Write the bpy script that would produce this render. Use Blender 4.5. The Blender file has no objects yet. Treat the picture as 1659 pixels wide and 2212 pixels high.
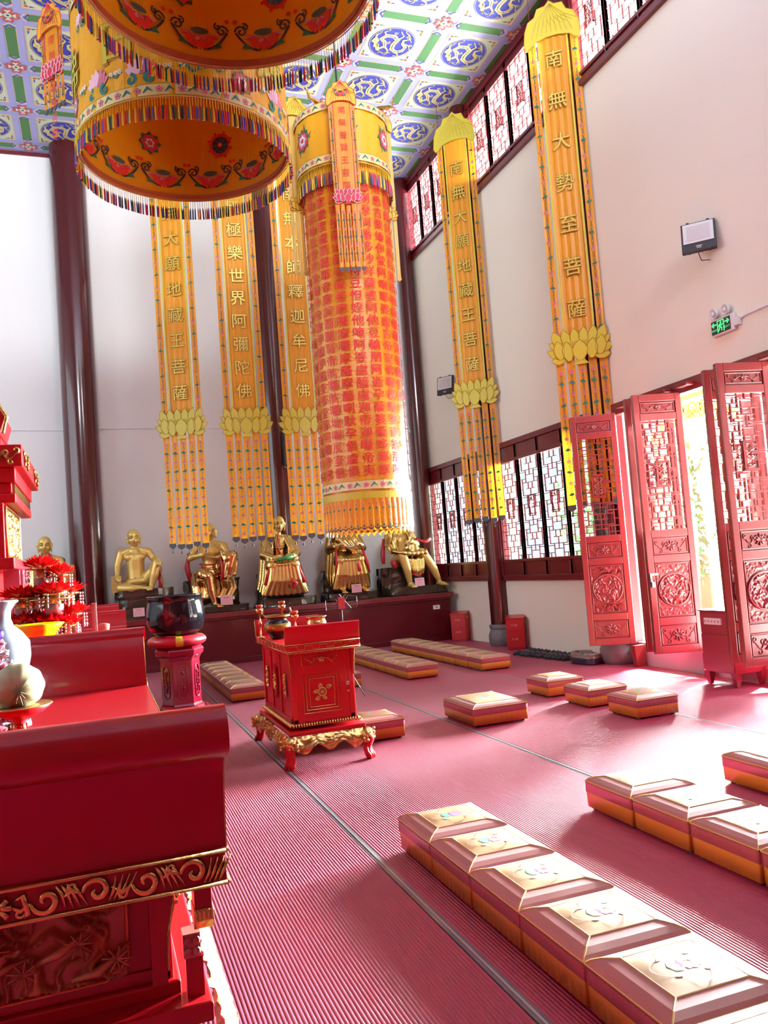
import bpy, math, random
from mathutils import Vector, Matrix, noise
random.seed(7)
PI = math.pi
C = bpy.context.scene.collection
SC = bpy.context.scene

# ---------------------------------------------------------------- camera
cd = bpy.data.cameras.new('camera'); cam = bpy.data.objects.new('camera', cd); C.objects.link(cam)
cd.sensor_fit = 'VERTICAL'; cd.sensor_height = 36.0; cd.lens = 1774.534 / 2212 * 36
cd.clip_start = 0.05; cd.clip_end = 200
yaw, pit, rol = 0.34003162, 0.06199976, -0.0751016609
fw = Vector((math.sin(yaw) * math.cos(pit), math.cos(yaw) * math.cos(pit), math.sin(pit)))
r0 = Vector((math.cos(yaw), -math.sin(yaw), 0)); u0 = r0.cross(fw)
rr = math.cos(rol) * r0 + math.sin(rol) * u0; uu = -math.sin(rol) * r0 + math.cos(rol) * u0
cam.matrix_world = Matrix(((rr.x, uu.x, -fw.x, 0), (rr.y, uu.y, -fw.y, 0), (rr.z, uu.z, -fw.z, 1.6), (0, 0, 0, 1)))
SC.camera = cam

# ---------------------------------------------------------------- light and exposure
w = bpy.data.worlds.new('sky'); SC.world = w; w.use_nodes = True
bg = w.node_tree.nodes['Background']; bg.inputs[0].default_value = (0.86, 0.93, 1.0, 1); bg.inputs[1].default_value = 1.3
def area(name, loc, rot, sx, sy, power, col=(1, 1, 1), spread=180):
    l = bpy.data.lights.new(name, 'AREA'); l.shape = 'RECTANGLE'; l.size = sx; l.size_y = sy; l.energy = power; l.color = col; l.spread = math.radians(spread)
    o = bpy.data.objects.new(name, l); o.location = loc; o.rotation_euler = rot; C.objects.link(o); return o
# bright sky over the courtyard, beyond the open doors and windows of the right-hand wall
area('courtyard_daylight', (15.0, 12.5, 3.2), (0, math.radians(89), math.radians(30)), 3.8, 8, 41000, (0.95, 0.98, 1.0), 66)
area('clerestory_daylight', (12.5, 9, 7.4), (0, math.radians(97), 0), 2.6, 20, 15000, (0.97, 0.99, 1.0))
# added cool fill lamps, unseen: from the left side and high behind the camera
area('left_fill_light', (-7.6, 9.5, 5.4), (0, math.radians(-92), 0), 4.2, 11, 560, (0.80, 0.92, 1.0))
area('front_fill_light', (2.0, -2.9, 8.9), (math.radians(94), 0, 0), 9, 1.4, 640, (0.88, 0.96, 1.0), 75)
sl = bpy.data.lights.new('sun', 'SUN'); sl.energy = 110; sl.angle = math.radians(5); sl.color = (1, 0.97, 0.92)
so = bpy.data.objects.new('sun', sl); so.rotation_euler = Vector((-0.85 * 0.72, -0.53 * 0.72, -0.695)).to_track_quat('-Z', 'Y').to_euler(); C.objects.link(so)
SC.view_settings.view_transform = 'Standard'; SC.view_settings.look = 'None'
SC.view_settings.exposure = 0.0; SC.view_settings.gamma = 1.0; SC.view_settings.use_curve_mapping = False
SC.cycles.max_bounces = 7; SC.cycles.diffuse_bounces = 4; SC.cycles.glossy_bounces = 3
SC.cycles.transmission_bounces = 3; SC.cycles.transparent_max_bounces = 6
SC.cycles.caustics_reflective = False; SC.cycles.caustics_refractive = False
SC.cycles.sample_clamp_indirect = 6; SC.cycles.use_denoising = True

# ---------------------------------------------------------------- materials
MT = {}
def mat(name, col, rough=0.5, metal=0.0, coat=0.0, noise_amt=0.0, nscale=8.0, bump=0.0, bscale=40.0, spec=0.5, em=0.0, transl=0.0, alpha=1.0, stretch=(1, 1, 1), crough=0.08, col2=None):
    if name in MT: return MT[name]
    m = bpy.data.materials.new(name); m.use_nodes = True; nt = m.node_tree; N = nt.nodes; L = nt.links
    b = N['Principled BSDF']; b.inputs['Base Color'].default_value = (*col, 1); b.inputs['Roughness'].default_value = rough
    b.inputs['Metallic'].default_value = metal; b.inputs['Coat Weight'].default_value = coat; b.inputs['Coat Roughness'].default_value = crough
    b.inputs['Specular IOR Level'].default_value = spec; b.inputs['Alpha'].default_value = alpha
    if em: b.inputs['Emission Color'].default_value = (*col, 1); b.inputs['Emission Strength'].default_value = em
    tc = N.new('ShaderNodeTexCoord'); mp = N.new('ShaderNodeMapping'); mp.inputs['Scale'].default_value = stretch
    L.new(tc.outputs['Object'], mp.inputs[0])
    nz = N.new('ShaderNodeTexNoise'); nz.inputs['Scale'].default_value = nscale; nz.inputs['Detail'].default_value = 4
    L.new(mp.outputs[0], nz.inputs['Vector'])
    c2 = col2 or tuple(max(0, c * (1 - (noise_amt or 0.06) * 2)) for c in col)
    mx = N.new('ShaderNodeMix'); mx.data_type = 'RGBA'; mx.inputs[6].default_value = (*col, 1); mx.inputs[7].default_value = (*c2, 1)
    rp = N.new('ShaderNodeMapRange'); rp.inputs[1].default_value = 1.3; rp.inputs[2].default_value = 0.7
    L.new(nz.outputs[0], rp.inputs[0]); L.new(rp.outputs[0], mx.inputs[0]); L.new(mx.outputs[2], b.inputs['Base Color'])
    if bump:
        nb = N.new('ShaderNodeTexNoise'); nb.inputs['Scale'].default_value = bscale; nb.inputs['Detail'].default_value = 3
        L.new(mp.outputs[0], nb.inputs['Vector'])
        bp = N.new('ShaderNodeBump'); bp.inputs['Strength'].default_value = bump; bp.inputs['Distance'].default_value = 0.02
        L.new(nb.outputs[0], bp.inputs['Height']); L.new(bp.outputs[0], b.inputs['Normal'])
    if transl:
        tr = N.new('ShaderNodeBsdfTranslucent'); L.new(mx.outputs[2], tr.inputs[0])
        ms = N.new('ShaderNodeMixShader'); ms.inputs[0].default_value = transl
        L.new(b.outputs[0], ms.inputs[1]); L.new(tr.outputs[0], ms.inputs[2]); L.new(ms.outputs[0], N['Material Output'].inputs[0])
    MT[name] = m; return m
def glassmat(name, tint=(0.95, 0.97, 1.0), gl=0.08):
    m = bpy.data.materials.new(name); m.use_nodes = True; N = m.node_tree.nodes; L = m.node_tree.links
    N.remove(N['Principled BSDF']); t = N.new('ShaderNodeBsdfTransparent'); t.inputs[0].default_value = (*tint, 1)
    g = N.new('ShaderNodeBsdfGlossy'); g.inputs['Roughness'].default_value = 0.05; s = N.new('ShaderNodeMixShader'); s.inputs[0].default_value = gl
    L.new(t.outputs[0], s.inputs[1]); L.new(g.outputs[0], s.inputs[2]); L.new(s.outputs[0], N['Material Output'].inputs[0]); MT[name] = m; return m
plaster = mat('white_plaster', (0.80, 0.79, 0.78), 0.85, noise_amt=0.025, nscale=1.2, bump=0.06, bscale=60)
plaster_w = mat('cream_plaster', (0.90, 0.84, 0.70), 0.85, noise_amt=0.03, nscale=0.9, bump=0.06, bscale=60)
maroon = mat('maroon_lacquer', (0.19, 0.013, 0.020), 0.3, spec=0.35, coat=0.4, noise_amt=0.15, nscale=3, crough=0.15)
colmat = mat('column_lacquer', (0.075, 0.005, 0.007), 0.25, spec=0.3, coat=0.6, noise_amt=0.12, nscale=2, crough=0.1, stretch=(1, 1, 0.2))
doorred = mat('door_red_lacquer', (0.25, 0.024, 0.024), 0.33, spec=0.5, coat=0.8, noise_amt=0.1, nscale=4, crough=0.22, bump=0.05)
platred = mat('platform_maroon', (0.11, 0.004, 0.009), 0.4, spec=0.2, coat=0.12, noise_amt=0.15, nscale=2)
red = mat('bright_red_lacquer', (0.60, 0.006, 0.012), 0.35, spec=0.25, coat=0.22, noise_amt=0.05, nscale=3, crough=0.06)
redd = mat('deep_red_lacquer', (0.44, 0.004, 0.010), 0.35, spec=0.25, coat=0.25, noise_amt=0.06, nscale=3, crough=0.05)
gold = mat('gold_leaf', (0.90, 0.60, 0.20), 0.24, metal=1.0, noise_amt=0.12, nscale=20, bump=0.12, bscale=80)
gold2 = mat('satin_gold', (0.80, 0.54, 0.15), 0.38, metal=0.45, noise_amt=0.08, nscale=6)
goldp = mat('gold_paint', (0.74, 0.50, 0.10), 0.5, noise_amt=0.1, nscale=10)
copper = mat('copper_gold', (0.85, 0.50, 0.20), 0.2, metal=1.0, noise_amt=0.1, nscale=10, bump=0.1, bscale=30)
black = mat('black_lacquer', (0.006, 0.006, 0.008), 0.12, spec=0.3, coat=0.4, noise_amt=0.1)
blackm = mat('black_matt', (0.02, 0.018, 0.02), 0.6)
rock = mat('black_rock_lacquer', (0.010, 0.009, 0.009), 0.2, spec=0.3, coat=0.4, noise_amt=0.3, nscale=5, col2=(0.035, 0.025, 0.015))
stone = mat('grey_stone', (0.22, 0.20, 0.21), 0.6, noise_amt=0.15, nscale=12, bump=0.2)
silk = mat('orange_yellow_silk', (0.86, 0.34, 0.010), 0.45, noise_amt=0.08, nscale=4, bump=0.25, bscale=9, stretch=(5, 5, 0.5), transl=0.25)
silkc = mat('canopy_silk', (1.0, 0.50, 0.015), 0.42, noise_amt=0.08, nscale=3, bump=0.3, bscale=5, stretch=(2, 2, 0.8), transl=0.22)
silks = mat('sutra_silk', (0.90, 0.36, 0.02), 0.35, noise_amt=0.1, nscale=6, bump=0.6, bscale=7, stretch=(1.2, 1.2, 1.5), transl=0.15)
paleyel = mat('pale_yellow_silk', (0.86, 0.62, 0.16), 0.45, noise_amt=0.08, nscale=4, transl=0.4)
lime = mat('lime_gold_satin', (0.62, 0.52, 0.04), 0.4, noise_amt=0.1, nscale=10)
lined = mat('ochre_cord', (0.42, 0.22, 0.01), 0.5)
golde = mat('gold_embroidery', (0.85, 0.58, 0.10), 0.35, metal=0.3, noise_amt=0.1, nscale=30)
pink = mat('pink_thread', (0.80, 0.22, 0.33), 0.6, noise_amt=0.15, nscale=60)
dpink = mat('crimson_thread', (0.55, 0.02, 0.05), 0.6)
teal = mat('teal_thread', (0.01, 0.17, 0.15), 0.6)
thr = mat('dark_thread', (0.05, 0.06, 0.05), 0.7)
redt = mat('red_thread', (0.68, 0.02, 0.012), 0.6)
greytip = mat('grey_brocade', (0.16, 0.18, 0.22), 0.6, noise_amt=0.35, nscale=60)
white = mat('white_enamel', (0.82, 0.82, 0.82), 0.35)
tY = mat('yellow_tassel', (0.85, 0.62, 0.03), 0.6); tR = mat('red_tassel', (0.60, 0.01, 0.04), 0.6); tB = mat('blue_tassel', (0.05, 0.08, 0.35), 0.6)
tP = mat('purple_tassel', (0.30, 0.06, 0.35), 0.6); tG = mat('green_tassel', (0.02, 0.12, 0.06), 0.6); tK = mat('black_tassel', (0.015, 0.015, 0.03), 0.6)
glass = glassmat('window_glass')

# ---------------------------------------------------------------- mesh builder
class MB:
    def __init__(s): s.v = []; s.f = []; s.mi = []; s.ms = []; s.c = 0; s.T = Matrix()
    def m(s, mt):
        if mt not in s.ms: s.ms.append(mt)
        s.c = s.ms.index(mt); return s
    def add(s, vs, fs):
        o = len(s.v); T = s.T
        s.v += [tuple(T @ Vector(p)) for p in vs]
        for f in fs: s.f.append([i + o for i in f]); s.mi.append(s.c)
        return s
    def box(s, a, b, c, d, e, f):
        return s.add([(a, c, e), (b, c, e), (b, d, e), (a, d, e), (a, c, f), (b, c, f), (b, d, f), (a, d, f)],
                     [(0, 3, 2, 1), (4, 5, 6, 7), (0, 1, 5, 4), (1, 2, 6, 5), (2, 3, 7, 6), (3, 0, 4, 7)])
    def prism(s, poly, y0, y1):          # polygon in x,z ; thickness along y (y0 = front)
        n = len(poly)
        return s.add([(x, y0, z) for x, z in poly] + [(x, y1, z) for x, z in poly],
                     [list(range(n)), list(range(2 * n - 1, n - 1, -1))] + [(i, i + n, (i + 1) % n + n, (i + 1) % n) for i in range(n)])
    def flat(s, poly, y):
        return s.add([(x, y, z) for x, z in poly], [list(range(len(poly)))])
    def prismx(s, poly, x0, x1):         # polygon in y,z ; thickness along x
        n = len(poly)
        return s.add([(x0, y, z) for y, z in poly] + [(x1, y, z) for y, z in poly],
                     [list(range(n)), list(range(2 * n - 1, n - 1, -1))] + [(i, i + n, (i + 1) % n + n, (i + 1) % n) for i in range(n)])
    def lathe(s, prof, n=24, c=(0, 0, 0), a0=0, a1=2 * PI, cap=True):
        full = abs(a1 - a0) > 6.28; k = n if full else n + 1; vs = []; fs = []
        for r, z in prof:
            for i in range(k):
                a = a0 + (a1 - a0) * i / n; vs.append((c[0] + r * math.cos(a), c[1] + r * math.sin(a), c[2] + z))
        for j in range(len(prof) - 1):
            for i in range(n):
                i2 = (i + 1) % k; fs.append((j * k + i, j * k + i2, (j + 1) * k + i2, (j + 1) * k + i))
        if cap and full and prof[0][0] > 1e-6: fs.append(list(range(k))[::-1])
        if cap and full and prof[-1][0] > 1e-6: fs.append([(len(prof) - 1) * k + i for i in range(k)])
        return s.add(vs, fs)
    def tube(s, pts, r, n=6, flat=1.0):
        pts = [Vector(p) for p in pts]; m = len(pts); R = r if isinstance(r, (list, tuple)) else [r] * m
        vs = []; fs = []; up = None
        for i, p in enumerate(pts):
            d = (pts[min(i + 1, m - 1)] - pts[max(i - 1, 0)])
            d = d.normalized() if d.length > 1e-9 else Vector((0, 0, 1))
            if up is None: up = Vector((0, 1, 0)) if abs(d.y) < 0.9 else Vector((1, 0, 0))
            a = d.cross(up); a = a.normalized() if a.length > 1e-6 else Vector((1, 0, 0)); b = a.cross(d).normalized(); up = b
            for k in range(n):
                t = 2 * PI * k / n; vs.append(tuple(p + a * (R[i] * math.cos(t)) + b * (R[i] * flat * math.sin(t))))
        for i in range(m - 1):
            for k in range(n): fs.append((i * n + k, i * n + (k + 1) % n, (i + 1) * n + (k + 1) % n, (i + 1) * n + k))
        fs.append(list(range(n))[::-1]); fs.append([(m - 1) * n + k for k in range(n)])
        return s.add(vs, fs)
    def ball(s, c, r, n=12, m=8):
        if not isinstance(r, (list, tuple)): r = (r, r, r)
        vs = [(c[0], c[1], c[2] - r[2])]; fs = []
        for j in range(1, m):
            t = PI * j / m - PI / 2
            for i in range(n):
                a = 2 * PI * i / n; vs.append((c[0] + r[0] * math.cos(t) * math.cos(a), c[1] + r[1] * math.cos(t) * math.sin(a), c[2] + r[2] * math.sin(t)))
        vs.append((c[0], c[1], c[2] + r[2]))
        for i in range(n):
            fs.append((0, 1 + (i + 1) % n, 1 + i)); b = 1 + (m - 2) * n; fs.append((len(vs) - 1, b + i, b + (i + 1) % n))
        for j in range(m - 2):
            for i in range(n): a = 1 + j * n; fs.append((a + i, a + (i + 1) % n, a + n + (i + 1) % n, a + n + i))
        return s.add(vs, fs)
    def limb(s, pts, r, n=10):           # tapered limb with round ends
        R = r if isinstance(r, (list, tuple)) else [r] * len(pts)
        s.tube(pts, R, n)
        for p, q in zip(pts, R): s.ball(p, q, n, 6)
        return s
    def grid(s, fn, nu, nv):
        vs = [fn(i / nu, j / nv) for j in range(nv + 1) for i in range(nu + 1)]
        return s.add(vs, [(j * (nu + 1) + i, j * (nu + 1) + i + 1, (j + 1) * (nu + 1) + i + 1, (j + 1) * (nu + 1) + i) for j in range(nv) for i in range(nu)])
    def ribbon(s, pts, wd, y=0.0):       # flat ribbon in x,z
        m = len(pts); W = wd if isinstance(wd, (list, tuple)) else [wd] * m; vs = []
        for i in range(m):
            a = pts[max(i - 1, 0)]; b = pts[min(i + 1, m - 1)]; dx, dz = b[0] - a[0], b[1] - a[1]; l = math.hypot(dx, dz) or 1
            nx, nz = -dz / l * W[i], dx / l * W[i]; vs += [(pts[i][0] + nx, y, pts[i][1] + nz), (pts[i][0] - nx, y, pts[i][1] - nz)]
        return s.add(vs, [(2 * i, 2 * i + 1, 2 * i + 3, 2 * i + 2) for i in range(m - 1)])
    def build(s, name, parent=None, mt=None, smooth=False, bev=0.0, remesh=0.0, sm=0):
        me = bpy.data.meshes.new(name); me.from_pydata(s.v, [], s.f)
        for x in (s.ms or [mt]): me.materials.append(x)
        if s.ms: me.polygons.foreach_set('material_index', s.mi)
        if smooth or smooth == 'a': me.polygons.foreach_set('use_smooth', [True] * len(me.polygons))
        me.update(); o = bpy.data.objects.new(name, me); C.objects.link(o); o.parent = parent
        if smooth == 'a': q = o.modifiers.new('e', 'EDGE_SPLIT'); q.split_angle = 0.6
        if bev: q = o.modifiers.new('b', 'BEVEL'); q.width = bev; q.segments = 2; q.limit_method = 'ANGLE'
        if remesh:
            q = o.modifiers.new('r', 'REMESH'); q.mode = 'VOXEL'; q.voxel_size = remesh; q.use_smooth_shade = True
            if sm: q = o.modifiers.new('s', 'SMOOTH'); q.factor = 0.5; q.iterations = sm
        return o
def tag(o, label=None, cat=None, group=None, kind=None):
    if label: o['label'] = label
    if cat: o['category'] = cat
    if group: o['group'] = group
    if kind: o['kind'] = kind
    return o
def empty(name, loc=(0, 0, 0), rz=0.0, **k):
    o = bpy.data.objects.new(name, None); o.location = loc; o.rotation_euler = (0, 0, rz); o.empty_display_size = 0.1; C.objects.link(o); return tag(o, **k)
def copy_tree(o, parent=None):
    c = o.copy(); C.objects.link(c); c.parent = parent
    for ch in list(o.children): copy_tree(ch, c)
    return c
def circ(n, r, cx=0, cz=0, a0=0.0, rz=None): return [(cx + r * math.cos(a0 + 2 * PI * i / n), cz + (rz or r) * math.sin(a0 + 2 * PI * i / n)) for i in range(n)]
def rect(x0, x1, z0, z1): return [(x0, z0), (x1, z0), (x1, z1), (x0, z1)]
def spiral(cx, cz, r, turns, a0, d=1, n=18, k=0.12):
    return [(cx + r * (k + (1 - k) * (1 - i / n)) * math.cos(a0 + d * turns * 2 * PI * i / n), cz + r * (k + (1 - k) * (1 - i / n)) * math.sin(a0 + d * turns * 2 * PI * i / n)) for i in range(n + 1)]
GL = {}
def glyph(ch, off=0.0):
    if (ch, off) not in GL:
        cu = bpy.data.curves.new('g', 'FONT'); cu.body = ch; cu.size = 1.0; cu.offset = off; cu.resolution_u = 3
        ob = bpy.data.objects.new('g', cu); C.objects.link(ob); dg = bpy.context.evaluated_depsgraph_get()
        me = ob.evaluated_get(dg).to_mesh(); vs = [tuple(v.co) for v in me.vertices]; fs = [tuple(p.vertices) for p in me.polygons]
        ob.evaluated_get(dg).to_mesh_clear(); bpy.data.objects.remove(ob); bpy.data.curves.remove(cu)
        if vs:
            xs = [v[0] for v in vs]; ys = [v[1] for v in vs]; cx = (min(xs) + max(xs)) / 2; cy = (min(ys) + max(ys)) / 2; vs = [(v[0] - cx, v[1] - cy) for v in vs]
        GL[ch, off] = (vs, fs)
    return GL[ch, off]
def text(mb, ch, x, z, size, y=0.0, fn=None, sx=1.0, off=0.0):
    vs, fs = glyph(ch, off)
    fn = fn or (lambda a, b: (a, y, b))
    mb.add([fn(x + v[0] * size * sx, z + v[1] * size) for v in vs], fs)
def flower(mb, x, z, r, y, m1=None, m2=None, n=5, fn=None):
    fn = fn or (lambda a, b: (a, y, b))
    mb.m(m1 or pink)
    for k in range(n):
        a = PI / 2 + 2 * PI * k / n; c, s_ = math.cos(a), math.sin(a)
        mb.add([fn(x + r * (c * p - s_ * q), z + r * (s_ * p + c * q)) for p, q in ((0.1, 0), (0.6, 0.36), (1, 0.0), (0.6, -0.36))], [(0, 1, 2, 3)])
    mb.m(m2 or dpink); mb.add([fn(x + r * 0.25 * math.cos(i * 1.047), z + r * 0.25 * math.sin(i * 1.047)) for i in range(6)], [list(range(6))])
def vine(mb, x, z0, z1, y, step=0.36, r=0.03, ph=0.0, fn=None):
    fn = fn or (lambda a, b: (a, y, b)); z = z1 - 0.05 - ph; k = 0
    while z > z0 + 0.06:
        flower(mb, x, z, r, y, fn=fn)
        mb.m(teal); zz = z - step / 2; s_ = 1 if k % 2 else -1
        if zz > z0 + 0.04:
            mb.add([fn(x + s_ * a * r, zz + b * r) for a, b in ((-1.1, -0.2), (-0.3, 0.55), (0.7, 0.6), (1.2, 0.1), (0.3, -0.5), (-0.5, -0.45))], [(0, 1, 2, 3, 4, 5)])
        mb.m(thr)
        for j in range(4):
            za = z - step * (0.12 + 0.22 * j); zb = za - step * 0.2
            if zb < z0 + 0.02: break
            for q in (1, -1):
                mb.add([fn(x - q * r * 0.35, za), fn(x - q * r * 0.35 + 0.006, za), fn(x + q * r * 0.35 + 0.006, zb), fn(x + q * r * 0.35, zb)], [(0, 1, 2, 3)])
        z -= step; k += 1
def relief(mb, x0, x1, z0, z1, y, depth, n=40, sc=9.0, seed=0, mask=None, back=0.0):
    # carved relief panel: ridged swirls standing out of the ground towards -y
    asp = (z1 - z0) / (x1 - x0); nv = max(4, int(n * asp))
    def fn(u, v):
        p = Vector((u * sc, v * sc * asp, seed * 3.7))
        q = p + Vector((noise.noise(p * 0.6), noise.noise(p * 0.6 + Vector((5, 5, 5))), 0)) * 1.6
        h = 1 - min(1, abs(noise.noise(q)) * 3.2); h = max(0, h - 0.25) / 0.75
        mk = mask(u, v) if mask else min(1, min(u, 1 - u, v / 1, 1 - v) * 14)
        return (x0 + (x1 - x0) * u, y - depth * h * mk - back, z0 + (z1 - z0) * v)
    return mb.grid(fn, n, nv)
# ================================================================ THE ROOM
XW, YB, ZC = 6.75, 16.2, 9.8
fl = MB(); fl.box(-9, XW + 0.3, -3, YB + 0.3, -0.2, -0.012); fl.build('floor', mt=mat('dark_floor', (0.03, 0.03, 0.033), 0.5)); tag(bpy.data.objects['floor'], kind='structure')
b = MB(); b.box(-9, XW + 0.3, YB, YB + 0.3, -0.2, ZC + 0.2); tag(b.build('wall_back', mt=plaster), kind='structure')
# right-hand wall with its openings: lower windows, doors and the clerestory
b = MB()
for y0, y1, z0, z1 in ((-3, YB, 3.52, 8.03), (9.95, YB, 0, 1.14), (-3, YB, 9.7, ZC + 0.2), (9.45, 9.95, 0, 3.6), (-3, 5.2, 3.4, 3.52),
                       (12.95, 13.35, 1.1, 3.6), (12.95, 13.35, 8, 9.8), (9.55, 9.95, 8, 9.8), (6.3, 6.6, 8, 9.8)):
    b.box(XW, XW + 0.28, y0, y1, z0, z1)
tag(b.build('wall_right', mt=plaster_w), kind='structure')
b = MB(); b.m(doorred); b.box(XW + 0.05, XW + 0.15, -3, 5.2, 0, 3.4); [b.box(XW, XW + 0.05, -2.9 + 0.72 * k, -2.82 + 0.72 * k, 0, 3.4) for k in range(12)]; tag(b.build('door_6'), kind='structure')
b = MB(); b.box(XW, XW + 0.28, 5.2, 9.45, 0, 0.30); tag(b.build('trim_1', mt=mat('door_sill_stone', (0.55, 0.50, 0.53), 0.6, noise_amt=0.08)), kind='structure')
b = MB(); b.box(XW - 0.04, XW + 0.1, 3.2, 9.5, 3.36, 3.52); b.box(XW - 0.04, XW + 0.12, 9.38, 9.5, 0.3, 3.4)
for y in (9.1, 8.3, 7.9, 7.1, 6.6): b.box(XW - 0.16, XW - 0.04, y - 0.16, y + 0.05, 3.41, 3.45)
tag(b.build('trim_2', mt=maroon, bev=0.01), kind='structure')
b = MB(); b.box(-8.2, -8, -3, 3, 0, ZC); b.box(-8.2, -8, 11, YB, 0, ZC); b.box(-8.2, -8, 3, 11, 7.5, ZC); tag(b.build('wall_left', mt=plaster), kind='structure')
b = MB(); b.m(doorred); b.box(-8, XW, -3.2, -3, 0, 8.0); b.m(maroon); b.box(-8, XW, -3.2, -3, 8, ZC); tag(b.build('wall_front'), kind='structure')
b = MB(); b.box(-8, XW, YB - 0.03, YB, ZC - 0.07, ZC - 0.01); b.box(XW - 0.05, XW, -3, YB, ZC - 0.12, ZC - 0.01); tag(b.build('trim_3', mt=maroon), kind='structure')

# ---- painted coffered ceiling, one repeated dragon medallion per bay
def ceiling():
    lav = mat('ceiling_lavender', (0.40, 0.42, 0.78), 0.8); cream = mat('ceiling_cream', (0.66, 0.72, 0.50), 0.8); grn = mat('ceiling_green', (0.07, 0.22, 0.07), 0.7)
    blu = mat('ceiling_blue', (0.035, 0.05, 0.42), 0.7); gd = mat('ceiling_gold_paint', (0.72, 0.60, 0.24), 0.6); bei = mat('ceiling_beige', (0.66, 0.56, 0.40), 0.7)
    rd = mat('ceiling_red', (0.60, 0.10, 0.06), 0.7); wh = mat('ceiling_white', (0.75, 0.75, 0.8), 0.7)
    b = MB(); b.m(lav); b.box(-9, XW + 0.3, -3.2, YB + 0.3, ZC, ZC + 0.2)
    S = 1.25
    body = [(-0.27, 0.02), (-0.26, 0.12), (-0.17, 0.17), (-0.09, 0.10), (-0.12, 0.0), (-0.2, -0.07), (-0.14, -0.16), (-0.02, -0.17), (0.06, -0.09), (0.03, 0.03), (0.04, 0.14), (0.13, 0.2), (0.22, 0.15), (0.24, 0.05), (0.17, -0.02), (0.16, -0.1), (0.25, -0.15), (0.3, -0.08)]
    wd = [0.012, 0.02, 0.026, 0.03, 0.034, 0.038, 0.04, 0.042, 0.042, 0.04, 0.04, 0.038, 0.034, 0.03, 0.025, 0.02, 0.012, 0.003]
    def cell(cx, cy, dragon):
        b.T = Matrix(((1, 0, 0, cx), (0, 0, 1, cy), (0, 1, 0, ZC), (0, 0, 0, 1)))   # local x,z -> world x,y ; local y -> height
        def fl_(p, d): b.flat(p, -d)
        b.m(bei); fl_(rect(-0.435, 0.435, -0.435, 0.435), 0.002)
        b.m(cream); fl_(rect(-0.415, 0.415, -0.415, 0.415), 0.004)
        b.m(bei)
        for a in (0, 1, 2, 3):
            c, s_ = (1, 0, -1, 0)[a], (0, 1, 0, -1)[a]
            R = lambda p: [(c * x - s_ * z, s_ * x + c * z) for x, z in p]
            b.m(bei); fl_(R(rect(0.535, 0.625, -0.40, 0.40)), 0.002)
            b.m(grn); fl_(R(rect(0.55, 0.625, -0.36, 0.36)), 0.004)
            b.m(wh)
            for k, q in enumerate((0.38, 0.43)):
                for sg in (1, -1): b.m(wh if k else blu); b.ribbon(R([(0.545, sg * (q - 0.03)), (0.625, sg * (q + 0.02))]), 0.009, -0.006)
            for sg in (1, -1):
                b.m(rd); fl_(R([(0.625, sg * 0.60), (0.56, sg * 0.55), (0.55, sg * 0.50), (0.585, sg * 0.46), (0.625, sg * 0.50)]), 0.006)
                b.m(wh); fl_(R([(0.625, sg * 0.57), (0.59, sg * 0.54), (0.585, sg * 0.51), (0.625, sg * 0.52)]), 0.008)
            b.m(cream); fl_(R([(0.625, 0.625), (0.565, 0.625), (0.585, 0.585), (0.625, 0.565)]), 0.009)
            b.m(thr); fl_(R([(0.625, 0.625), (0.605, 0.625), (0.61, 0.61), (0.625, 0.605)]), 0.010)
            # corner sprigs
            b.m(rd); fl_(R([(0.39, 0.39), (0.34, 0.39), (0.345, 0.35), (0.39, 0.34)]), 0.007)
            b.m(grn); fl_(R([(0.33, 0.39), (0.24, 0.385), (0.32, 0.355)]), 0.007); b.m(blu); fl_(R([(0.39, 0.33), (0.36, 0.31), (0.385, 0.24)]), 0.007)
        b.m(blu); fl_(circ(32, 0.375), 0.006); b.m(gd)
        cc = circ(33, 0.36) + [circ(33, 0.36)[0]]; b.ribbon(cc, 0.004, -0.008)
        if not dragon: return
        b.ribbon(body, wd, -0.010)
        fl_([(x - 0.02, z) for x, z in ((-0.27, 0.05), (-0.32, 0.02), (-0.30, -0.06), (-0.24, -0.08), (-0.20, -0.02), (-0.22, 0.06))], 0.011)
        for p in (((-0.24, 0.05), (-0.2, 0.2), (-0.12, 0.26)), ((-0.22, 0.06), (-0.15, 0.24), (-0.05, 0.27)), ((0.06, -0.09), (0.13, -0.2), (0.06, -0.28)), ((-0.14, -0.15), (-0.2, -0.24), (-0.12, -0.3)),
                  ((0.13, 0.2), (0.2, 0.28), (0.1, 0.31)), ((-0.09, 0.1), (0.0, 0.2), (-0.02, 0.3)), ((0.17, -0.02), (0.28, 0.0), (0.32, 0.08)), ((0.25, -0.15), (0.2, -0.25), (0.12, -0.3)), ((-0.29, -0.05), (-0.3, -0.15), (-0.24, -0.22))):
            b.ribbon(p, [0.018, 0.013, 0.004], -0.0105)
            x, z = p[2]
            for q in (-0.9, 0, 0.9): b.ribbon([(x, z), (x + 0.035 * math.sin(q + x * 9), z + 0.035 * math.cos(q + z * 7))], [0.007, 0.002], -0.0105)
        for x, z in ((0.0, 0.22), (-0.02, -0.25), (0.31, 0.0), (0.2, -0.2), (-0.06, 0.0)): b.ribbon(spiral(x, z, 0.035, 1.2, x * 30, n=8), 0.006, -0.0105)
        b.m(blu)
        for x, z, r in ((0.0, -0.13, 0.011), (-0.16, 0.13, 0.008), (0.03, 0.08, 0.011), (0.17, 0.17, 0.01), (-0.28, 0.0, 0.009), (-0.08, -0.16, 0.011), (0.21, 0.08, 0.008)): fl_(circ(6, r, x, z), 0.012)
        b.ribbon([(p[0], p[1]) for p in body[3:14]], 0.004, -0.0125)
    for i in range(-10, 1):
        for j in range(-12, 4):
            cx, cy = 6.075 + S * i, 12.84 + S * j
            cell(cx, cy, cy > 8.5)
    b.T = Matrix()
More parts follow.
